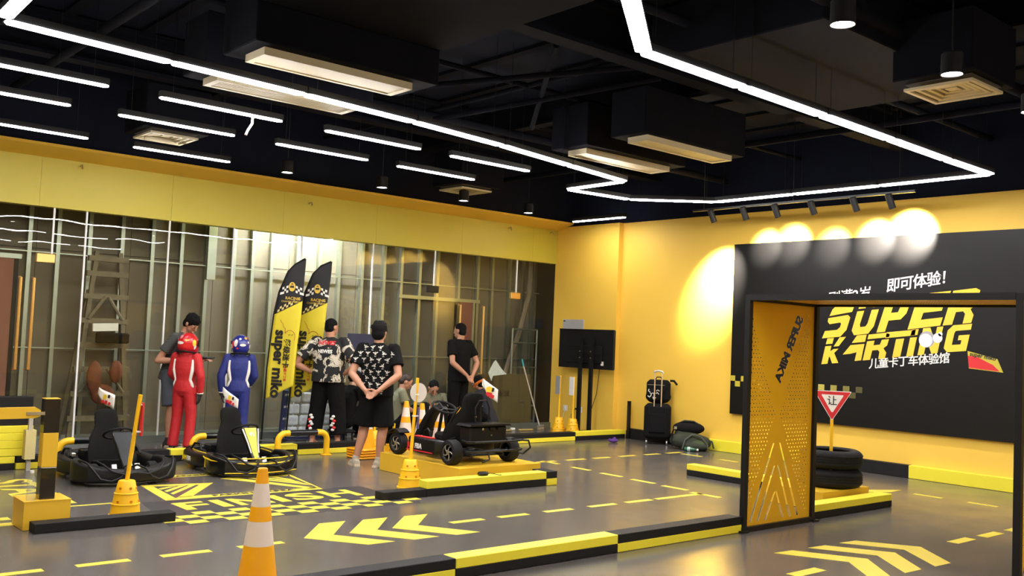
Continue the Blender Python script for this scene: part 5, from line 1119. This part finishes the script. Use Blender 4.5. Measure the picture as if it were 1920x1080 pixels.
    # ---- clothing
    def legs_of(mat_, name_, to, g, flare=0., low=.0):
        q = MB(); q.loft(torso_rings([(pel-up*.10*s, .09*s*b, .13*s*b, axp), (pel-up*.02*s, .125*s*b, .170*s*(1+(b-1)*.6), axp), (pel+up*.06*s, .118*s*b*po.get('belly', 1), .165*s*(1+(b-1)*.6), axp), (lerp(pel, ch, .35), .112*s*b*po.get('belly', 1), .15*s*b, ax)]))
        for sd in (1, -1):
            kn, an = L[sd][2], L[sd][3]
            if to == 'short':
                e = lerp(hip[sd], kn, po.get('short_len', .92)); q.tube([lerp(hip[sd], kn, -.08), lerp(hip[sd], kn, .4), e], [.10*s*b, (.098+g)*s*b, (.094+g+flare)*s*b], 16)
            else:
                q.cap(hip[sd], kn, .100*s*b, (.066+g)*s*b, 14); e = lerp(kn, an, .97-low); q.tube([kn, lerp(kn, an, .4), e], [(.066+g)*s*b, (.068+g)*s*b, (.056+g+flare)*s*b], 14); q.cap(kn, kn+V(0, 0, .001), (.067+g)*s*b, (.067+g)*s*b, 10)
        return blob(name_, q, mat_, t, .011, 3)
    if pants: legs_of(pants, 'trousers' if pants_to == 'full' else 'shorts', 'short' if pants_to == 'short' else 'full', .018 if pants_to != 'short' else 0, .02 if pants_to == 'short' else .012, po.get('crop', 0))
    shirt = None
    if tee:
        q = MB(); g = tee_loose; hem = pel-up*(.04+tee_len)*s
        q.loft(torso_rings([(hem, .130*s*b*g*po.get('belly', 1), .178*s*b*g, ax), (pel+up*.06*s, .130*s*b*g*po.get('belly', 1), .172*s*b*g, ax), (wa, .122*s*b*g*po.get('belly', 1), .165*s*b*g, ax), (ch, .128*s*b*g, .178*s*b, ax), (lerp(ch, nk, .45), .112*s*b, .178*s*b, ax), (lerp(ch, nk, .78), .078*s*b, .125*s*b, ax), (lerp(ch, nk, .96), .060*s, .066*s, ax), (lerp(ch, nk, 1.02), .056*s, .062*s, ax)]))
        for sd in (1, -1):
            el = L[sd][0]; q.tube([lerp(sh[sd], shc, .35), sh[sd], lerp(sh[sd], el, .3), lerp(sh[sd], el, sleeve)], [.060*s*b**.5, .064*s*b**.5, .067*s*b**.6, .076*s*b**.6], 14)
            q.ell(sh[sd], (.061*s*b**.5,)*3)
        shirt = blob('shirt', q, tee, t, .010, 3)
    if shoes:
        for sd in (1, -1):
            an, toe = L[sd][3], L[sd][7]; q = MB(); q.loft(foot_rings(an, toe, s, max(0, an.z-.085*s), .012)); q.cap(V(an.x, an.y, an.z-.03*s), V(an.x, an.y, an.z+.01), .045*s, .048*s)
            sh_ = blob('shoe', q, shoes, t, .009, 1); MB().loft([[p+V(0, 0, z) for p in rr] for z, rr in ((max(0, an.z-.085*s)+.001, [V(an.x, an.y, 0)+V(toe).normalized()*x*s+V(-V(toe).normalized().y, V(toe).normalized().x, 0)*y*s for x, y in ((-.09, -.03), (-.09, .03), (0, .052), (.12, .058), (.19, .045), (.215, 0), (.19, -.045), (.12, -.058), (0, -.052))]), (max(0, an.z-.085*s)+.024, [V(an.x, an.y, 0)+V(toe).normalized()*x*s+V(-V(toe).normalized().y, V(toe).normalized().x, 0)*y*s for x, y in ((-.085, -.03), (-.085, .03), (0, .05), (.12, .056), (.185, .043), (.21, 0), (.185, -.043), (.12, -.056), (0, -.05))]))]).build('sole', mat('sole_tan', (.55, .45, .30), .7), sh_)
    if suit:
        q = MB(); q.loft(torso_rings([(pel-up*.10*s, .09*s, .13*s, axp), (pel-up*.02*s, .128*s, .172*s, axp), (pel+up*.07*s, .122*s, .165*s, ax), (wa, .108*s, .150*s, ax), (ch, .125*s, .182*s, ax), (lerp(ch, nk, .45), .110*s, .190*s, ax), (lerp(ch, nk, .78), .080*s, .13*s, ax), (lerp(ch, nk, 1.05), .065*s, .070*s, ax)]))
        for sd in (1, -1):
            el, wr, kn, an = L[sd][:4]; q.cap(sh[sd], el, .074*s, .064*s, 12); q.tube([el, lerp(el, wr, .5), lerp(el, wr, .97)], [.064*s, .062*s, .048*s], 12); q.cap(hip[sd], kn, .104*s, .082*s, 14); q.tube([kn, lerp(kn, an, .5), lerp(kn, an, 1.08)], [.082*s, .078*s, .082*s], 14); q.ell(kn, (.082*s,)*3); q.ell(el, (.064*s,)*3)
        shirt = blob('race_suit', q, suit, t, .010, 3)
        for sd in (1, -1):     # white side panels and cuffs
            el, wr, kn, an = L[sd][:4]; w = MB()
            pts = [shc+fy*sd*.15*s-fx*.07*s-up*.03*s, ch+fy*sd*.150*s-fx*.075*s-up*.04*s, wa+fy*sd*.118*s-fx*.065*s, pel+fy*sd*.145*s-fx*.05*s+up*.08*s, pel+fy*sd*.160*s-up*.06*s]
            w.tube(pts, [.018*s, .030*s, .026*s, .030*s, .014*s], 8); w.tube([lerp(el, wr, .90), lerp(el, wr, 1.0)], [.053*s, .051*s], 12); blob('white_panel', w, PAPER, t, .010, 2)
    if gloves:
        for sd in (1, -1):
            wr, hdn, hpl, hc = L[sd][1], L[sd][4], L[sd][5], L[sd][6]; q = MB(); hand(q, wr, hdn, hpl, sd, hc, s*1.12); q.cap(lerp(L[sd][0], wr, .93), wr+V(hdn).normalized()*.02, .036*s, .034*s); blob('glove', q, gloves, t, .007, 1)
    if helmet:
        cols = helmet; hm = MB(); c = hd+HM @ V(0, 0, .02)*s
        s = s*1.2; hm.ell(c, (.145*s, .122*s, .138*s), HM, 20, 12); hm.ell(c+HM @ V(.045, 0, -.055)*s, (.115*s, .100*s, .085*s), HM, 16, 10); hm.ell(c+HM @ V(-.02, 0, -.05)*s, (.118*s, .114*s, .085*s), HM, 16, 10)
        hs = blob('helmet', hm, cols[0], t, .008, 2)
        vz = MB()
        for i in range(13):
            pass
        vg = []
        for zz in (.055, .03, 0, -.03):
            vg.append([c+HM @ V((.147 if abs(a) < 50 else .142)*math.cos(R(a))*1.01+.002, .126*math.sin(R(a)), zz)*s for a in range(-75, 76, 15)])
        n = len(vg[0]); vz.add([p for r in vg for p in r], [(r*n+i, r*n+i+1, (r+1)*n+i+1, (r+1)*n+i) for r in range(3) for i in range(n-1)]); vz.build('visor', BLKG, hs, True)
        bv = BVHTree.FromPolygons([v.co for v in hs.data.vertices], [p.vertices for p in hs.data.polygons])
        def sticker(az_, el_, w, h, m_, n=10):
            d = HM @ V(math.cos(R(el_))*math.cos(R(az_)), math.cos(R(el_))*math.sin(R(az_)), math.sin(R(el_))); r_ = d.cross(V(0, 0, 1)).normalized(); u_ = r_.cross(d); pts = []
            for i in range(n):
                a = 2*math.pi*i/n; hit = bv.ray_cast(c+d*.5+(r_*w*math.cos(a)+u_*h*math.sin(a))*s, -d)
                if hit[0] is not None: pts.append(hit[0]+hit[1]*.0035)
            hit = bv.ray_cast(c+d*.5, -d)
            if hit[0] is not None and len(pts) == n: MB().add([hit[0]+hit[1]*.0035]+pts, [(0, i+1, (i+1) % n+1) for i in range(n)]).build('sticker', m_, hs)
        for args in cols[1]: sticker(*args)
        q = MB(); q.tube([c+HM @ V(.135*math.cos(R(a))-.01, .117*math.sin(R(a)), -.118)*s for a in range(0, 360, 20)], .012*s, 6, True); q.build('rim', BLK, hs, True)
    return t, shirt, body
def facing(deg): return R(49.3-deg)       # 0 = straight away from the camera, 90 = to the picture's right, 180 = towards it, 270 = left

STRIPE = mat('striped_tee', (.06, .06, .058), .85, var=.3, scale=20)
def stripe_nodes(m, dark, light, f):
    nt = m.node_tree; b = nt.nodes['Principled BSDF']; tc = [n for n in nt.nodes if n.type == 'TEX_COORD'][0]
    w = nt.nodes.new('ShaderNodeTexWave'); w.bands_direction = 'Z'; w.inputs['Scale'].default_value = f; nt.links.new(tc.outputs['Object'], w.inputs['Vector'])
    r = nt.nodes.new('ShaderNodeValToRGB'); r.color_ramp.elements[0].color = dark+(1,); r.color_ramp.elements[1].color = light+(1,); r.color_ramp.elements[0].position = .4; r.color_ramp.elements[1].position = .7
    nt.links.new(w.outputs[0], r.inputs[0])
    for l in list(b.inputs['Base Color'].links): nt.links.remove(l)
    nt.links.new(r.outputs[0], b.inputs['Base Color'])
stripe_nodes(STRIPE, (.018, .018, .018), (.10, .10, .095), 16)
DENIM = mat('denim_grey', (.06, .07, .09), .85, var=.2, scale=20)
CLOTHB = mat('cloth_black', (.0065, .0063, .0063), .95, var=.25, scale=15, bump=.4, bscale=9, spec=.1)
REDS = mat('red_suit', (.50, .012, .016), .7, var=.12, scale=8, bump=.6, bscale=12)
BLUS = mat('blue_suit', (.012, .022, .17), .7, var=.15, scale=8, bump=.6, bscale=12)
GLV = mat('glove_black', (.012, .012, .013), .7)
OLIVE = mat('olive_shirt', (.17, .165, .10), .85, var=.1, scale=8, bump=.4, bscale=10)
SPLASH = ramp_mat('splash_tee', [(0, (.010, .010, .010)), (.53, (.62, .56, .43)), (.58, (.010, .010, .010)), (.60, (.66, .60, .48)), (.80, (.5, .45, .35))], 8.0, .85, 8, .2, True, .6)

# 1 man helping the red driver
person('person', 'young man in a dark striped tee helping the red-suited driver', (4.98, 12.42, 0), facing(104), 1.76, {
    'pelvis': (-.06, 0, .92), 'chest': (.02, 0, 1.23), 'neck': (.09, 0, 1.44), 'head': (.175, 0, 1.555), 'look': (-6, 38, 0),
    'Lelbow': (.10, .26, 1.08), 'Lwrist': (.30, .14, 1.10), 'Lhand': (1, -.4, .1), 'Lpalm': (0, 0, -1), 'Relbow': (-.10, -.27, 1.08), 'Rwrist': (.20, -.20, 1.09), 'Rhand': (1, .3, .05), 'Rpalm': (0, 0, -1),
    'Lknee': (-.02, .10, .48), 'Rknee': (.02, -.10, .48), 'Lankle': (-.10, .11, .085), 'Rankle': (.02, -.12, .085), 'twist': 0}, 1.0, STRIPE, .06, DENIM, 'short', mat('dark_slipper', (.02, .02, .02), .6))
glv = blob('black_glove', MB().box((0, 0, 0), (.10, .09, .03), None, .01).cap((.05, .03, 0), (.11, .04, 0), .012, .01).cap((.05, .01, 0), (.125, .012, .01), .012, .01).cap((.05, -.01, 0), (.12, -.015, 0), .012, .01).cap((.05, -.03, 0), (.105, -.04, 0), .011, .009).cap((0, -.04, 0), (.04, -.075, 0), .012, .01), GLV, None, .007, 1, (5.26, 12.22, 1.155)); glv.rotation_euler = (0, 0, facing(80)); tag(glv, 'black glove held in the hands of the man in the striped tee', 'glove')
# 2, 3 drivers
ST_R = [(180, -5, .050, .020, PAPER), (150, 15, .035, .012, mat('pink', (.55, .20, .24), .5)), (215, 12, .03, .012, mat('helmet_gold', (.60, .38, .04), .4)), (262, 2, .030, .045, mat('helmet_yellow', (.80, .55, .04), .4)), (275, -22, .02, .03, PAPER), (120, -10, .03, .02, PAPER), (180, 28, .02, .03, mat('pink', (.5, .2, .2), .5))]
person('person', 'child in a red racing suit and red helmet, seen from behind', (4.94, 12.02, 0), facing(12), 1.42, {'look': (-14, 8, 0), 'Lelbow': (.02, .25, 1.15), 'Lwrist': (.14, .18, 1.02), 'Relbow': (-.03, -.27, 1.13), 'Rwrist': (.02, -.25, .86), 'Rhand': (0, .1, -1), 'Lhand': (.7, -.3, .2), 'Lknee': (.02, .115, .49), 'Rknee': (.02, -.115, .49), 'Lankle': (-.02, .14, .085), 'Rankle': (-.02, -.12, .085), 'shoulder': .18}, 1., suit=REDS, helmet=(mat('helmet_red', (.55, .012, .02), .2, coat=.5), ST_R), gloves=GLV, shoes=mat('shoe_black', (.012, .012, .012), .6))
ST_B = [(180, -4, .040, .018, PAPER), (140, 8, .028, .05, PAPER), (118, 0, .022, .05, RED), (100, -10, .03, .03, PAPER), (215, 12, .016, .016, PAPER), (200, 35, .02, .02, mat('helmet_gold', (.6, .4, .05), .4)), (165, 30, .016, .016, PAPER), (235, -10, .02, .03, PAPER), (150, -22, .016, .01, RED), (225, 40, .02, .012, RED)]
person('person', 'child in a blue racing suit and blue helmet, seen from behind', (5.64, 11.98, 0), facing(-14), 1.42, {'look': (14, 4, 0), 'Lelbow': (-.03, .27, 1.13), 'Lwrist': (.02, .25, .86), 'Lhand': (0, -.1, -1), 'Relbow': (.04, -.24, 1.14), 'Rwrist': (.18, -.16, .98), 'Rhand': (.7, .3, .1), 'shoulder': .18}, 1., suit=BLUS, helmet=(mat('helmet_blue', (.012, .02, .22), .2, coat=.5), ST_B), gloves=GLV, shoes=mat('shoe_black', (.012, .012, .012), .6))
# 4 heavy man, hands on hips
p4, s4, _ = person('person', 'heavy man in a black and cream splashed tee with hands on hips', (6.90, 11.84, 0), facing(14), 1.74, {
    'look': (-24, 6, 0), 'Lelbow': (-.14, .44, 1.09), 'Lwrist': (-.02, .24, .98), 'Lhand': (.55, -.8, -.1), 'Lpalm': (.3, -.3, -.8), 'Relbow': (-.14, -.44, 1.09), 'Rwrist': (-.02, -.24, .98), 'Rhand': (.55, .8, -.1), 'Rpalm': (.3, .3, -.8),
    'Lknee': (.02, .15, .49), 'Rknee': (.02, -.15, .49), 'Lankle': (-.03, .18, .085), 'Rankle': (-.03, -.19, .085), 'belly': 1.05, 'crop': .12, 'shoulder': .18}, 1.34, SPLASH, .02, CLOTHB, 'full', None, tee_loose=1.0, hair_style='crop', sleeve=.72)
def back_print(shirt, body, size, y, z, m, parent, **k):
    me = text_mesh(body, size, ext=0, **k); w = max(v.co.x for v in me.vertices)
    me.transform(basis((-1.0, y+w/2, z), (0, -1, 0), (0, 0, 1))); project_on(me, shirt, (1, 0, 0), .004); me.materials.clear(); me.materials.append(m); o = bpy.data.objects.new('print', me); COL.objects.link(o); o.parent = parent
for bd, sz, z, m in (('NEWES', .075, 1.385, RED), ('NEWES', .065, 1.27, PAPER)): back_print(s4, bd, sz, .0, z, m, p4, offset=.003)
def motif(sz, seed):
    rnd = random.Random(seed); f = MB(); b = [(0, .5), (.1, .15), (.35, .35), (.6, .28), (.25, .0), (.12, -.05), (.2, -.35), (0, -.22), (-.2, -.35), (-.12, -.05), (-.25, 0), (-.6, .28), (-.35, .35), (-.1, .15)]
    a = rnd.uniform(-.7, .7); f.prism([(sz*(x*math.cos(a)-y*math.sin(a)), sz*(x*math.sin(a)+y*math.cos(a))) for x, y in b], Matrix.Identity(4), 0, .0002)
    f.prism([(sz*x-sz*.2, sz*y-sz*.62) for x, y in ((0, 0), (.4, 0), (.4, .12), (0, .12))], Matrix.Identity(4), 0, .0002)
    return f
for sd in (1, -1):       # printed lower trouser legs
    for k in range(7):
        c = V(-.150, sd*(.165+.02*math.sin(k*2.1)), .23+.03*k); MB().ell(c, (.028, .026, .020), None, 8, 5).build('trouser_print', RED if k % 3 == 1 else PAPER, p4)
MB().box((-.12, -.36, 1.235), (.02, .10, .05), Matrix.Rotation(R(25), 3, 'X'), .006).build('sleeve_patch', RED, p4)
# 5 man with hands behind his back, shorts
p5, s5, _ = person('person', 'man in a black bird-print tee and shorts, hands behind his back', (6.335, 9.745, 0), facing(8), 1.70, {
    'look': (-10, -2, 0), 'Lelbow': (-.12, .28, 1.10), 'Lwrist': (-.25, .075, .92), 'Lhand': (-.1, -.75, -.62), 'Lpalm': (-1, 0, .1), 'Relbow': (-.12, -.29, 1.10), 'Rwrist': (-.25, -.085, .91), 'Rhand': (-.1, .8, -.55), 'Rpalm': (-1, 0, .1),
    'Lknee': (.03, .13, .49), 'Rknee': (.02, -.10, .49), 'Lankle': (-.02, .21, .085), 'Rankle': (-.02, -.07, .085), 'Ltoe': (.85, .55, 0), 'Rtoe': (.9, -.35, 0), 'short_len': 1.02}, 1.16, CLOTHB, .04, CLOTHB, 'short', mat('shoe_tan', (.38, .33, .25), .85, bump=.3, bscale=50), hair_style='full', sleeve=.66)
pr = bpy.data.objects.new('bird_print', None); COL.objects.link(pr); pr.parent = p5
k = 0
for r_ in range(8):
    for c_ in range(5):
        y, z = -.19+.095*c_+(.045 if r_ % 2 else 0), .90+.072*r_; k += 1
        if abs(y) > .235: continue
        me = motif(.056, k).mesh('bird', PAPER); me.transform(basis((-1, y, z), (0, -1, 0), (0, 0, 1))); project_on(me, s5, (1, 0, 0), .004)
        if max(v.co.x for v in me.vertices) > .12 or min(v.co.x for v in me.vertices) < -.5: continue
        o = bpy.data.objects.new('bird', me); COL.objects.link(o); o.parent = pr
# 6 man all in black
person('person', 'man all in black with hands clasped behind, facing the glass', (9.52, 12.28, 0), facing(-48), 1.78, {
    'look': (14, 6, 0), 'Lelbow': (-.12, .27, 1.12), 'Lwrist': (-.235, .06, .93), 'Lhand': (-.2, -.5, -.85), 'Lpalm': (-1, -.3, .1), 'Relbow': (-.12, -.27, 1.12), 'Rwrist': (-.235, -.06, .93), 'Rhand': (-.2, .5, -.85), 'Rpalm': (-1, .3, .1), 'Lcurl': .9, 'Rcurl': .9}, 1.06, CLOTHB, .05, CLOTHB, 'full', mat('shoe_black', (.012, .012, .012), .6), hair_style='crop', sleeve=.66)
# seated and crouching people
SIT = {'pelvis': (0, 0, .40), 'Lknee': (.40, .14, .44), 'Rknee': (.40, -.14, .44), 'Lankle': (.42, .14, .085), 'Rankle': (.40, -.14, .085), 'hips': (0, 1, 0)}
def sit(dz=0., **k):
    d = dict(SIT); d.update(k)
    for q in ('pelvis', 'chest', 'neck', 'head', 'Lelbow', 'Relbow', 'Lwrist', 'Rwrist'): d[q] = (d[q][0], d[q][1], d[q][2]-dz)
    for q in ('Lknee', 'Rknee', 'Lankle', 'Rankle'): d[q] = (d[q][0]-dz*.25, d[q][1], d[q][2])
    return d
person('person', 'woman in black sitting with a hand on her forehead', (7.36, 12.14, 0), facing(42), 1.62, sit(.10, chest=(.06, 0, .74), neck=(.13, 0, .95), head=(.20, 0, 1.05), look=(-10, 28, 0), Lelbow=(.30, .20, .72), Lwrist=(.27, .08, .98), Lhand=(0, -.2, 1), Lpalm=(-1, 0, 0), Lcurl=.7, Relbow=(.20, -.22, .66), Rwrist=(.40, -.10, .52), Rhand=(1, .2, -.2)), .95, CLOTHB, .0, CLOTHB, 'full', mat('shoe_black', (.012, .012, .012), .6), hair_style='bun', skin=mat('skin_light', (.52, .30, .20), .55, var=.06))
person('person', 'seated person in an olive shirt half hidden by the bird-print man', (8.36, 12.36, 0), facing(75), 1.66, sit(.18, chest=(.05, 0, .74), neck=(.12, 0, .95), head=(.18, 0, 1.06), look=(-10, 30, 0), Lelbow=(.18, .24, .66), Lwrist=(.36, .10, .56), Lhand=(1, -.3, -.1), Relbow=(.18, -.24, .66), Rwrist=(.36, -.08, .56), Rhand=(1, .3, -.1)), 1.0, OLIVE, .0, CLOTHB, 'full', mat('shoe_black', (.012, .012, .012), .6), hair_style='bun', hair=mat('hair_brown', (.03, .016, .010), .6, bump=.5))
p9, s9, _ = person('person', 'man in an olive shirt sitting and writing, orange lanyard round his neck', (9.22, 12.62, 0), facing(165), 1.72, sit(.24, chest=(.08, 0, .70), neck=(.17, 0, .90), head=(.27, 0, .985), look=(8, 42, 0), Lelbow=(.22, .26, .60), Lwrist=(.42, .10, .55), Lhand=(.8, -.6, 0), Lpalm=(0, 0, -1), Relbow=(.22, -.26, .60), Rwrist=(.42, -.10, .58), Rhand=(.9, .3, -.2), Rpalm=(0, .6, -1), Rcurl=.9), 1.1, OLIVE, .0, CLOTHB, 'full', mat('shoe_black', (.012, .012, .012), .6), hair_style='crop', sleeve=.7)
ORG = mat('orange_ribbon', (.75, .16, .01), .6)
MB().tube([(.10, .085, .66), (.20, .075, .62), (.26, .03, .48), (.275, .0, .36), (.26, -.03, .48), (.20, -.075, .62), (.10, -.085, .66), (.06, 0, .69)], .010, 6, True, flat=.5).build('lanyard', ORG, p9, True)
tag(MB().box((9.02, 12.22, .33), (.24, .17, .012), Matrix.Rotation(facing(150), 3, 'Z')).build('clipboard', PAPER), 'white clipboard on the lap of the writing man', 'clipboard'); tag(MB().cyl((8.96, 12.27, .36), (8.99, 12.30, .47), .006, n=6).build('pen', PAPER), 'pale pen in the hand of the writing man', 'pen')
p10, s10, _ = person('person', 'crouching man in dark clothes with an orange collar, behind the displayed kart', (10.05, 12.26, 0), facing(-82), 1.56, {'pelvis': (-.12, 0, .30), 'chest': (.02, 0, .62), 'neck': (.09, 0, .80), 'head': (.13, 0, .91), 'look': (-4, 8, 0), 'Lknee': (.30, .16, .46), 'Rknee': (.30, -.16, .46), 'Lankle': (.06, .16, .085), 'Rankle': (.06, -.16, .085), 'Lelbow': (.22, .25, .56), 'Lwrist': (.34, .08, .60), 'Lhand': (.6, -.5, .5), 'Relbow': (.20, -.26, .56), 'Rwrist': (.34, -.08, .62), 'Rhand': (.6, .5, .5), 'hips': (0, 1, 0)}, 1.06, mat('navy_shirt', (.012, .013, .02), .85, bump=.3, bscale=10), .06, CLOTHB, 'full', mat('shoe_black', (.012, .012, .012), .6))
MB().tube([(.16, .03, .76), (.13, .085, .82), (.05, .075, .87), (.01, 0, .885), (.05, -.075, .87), (.13, -.085, .82), (.16, -.03, .76)], .024, 8, flat=.5).build('collar', ORG, p10, True)
for x, y, h, l in ((7.34, 12.16, .17, 'low black stool under the seated woman'), (8.34, 12.38, .10, 'low black stool under the half hidden seated person')):
    so = T('low_stool', l, 'stool', (x, y, 0), 0, 'low black stools'); MB().box((0, 0, h-.02), (.30, .30, .04), None, .015).build('seat', BLK, so)
    for a in (-1, 1):
        for b in (-1, 1): MB().cyl((a*.12, b*.12, .0), (a*.11, b*.11, h-.03), .014, n=8).build('leg', BLKM, so)

bpy.data.scenes.remove(TMP)
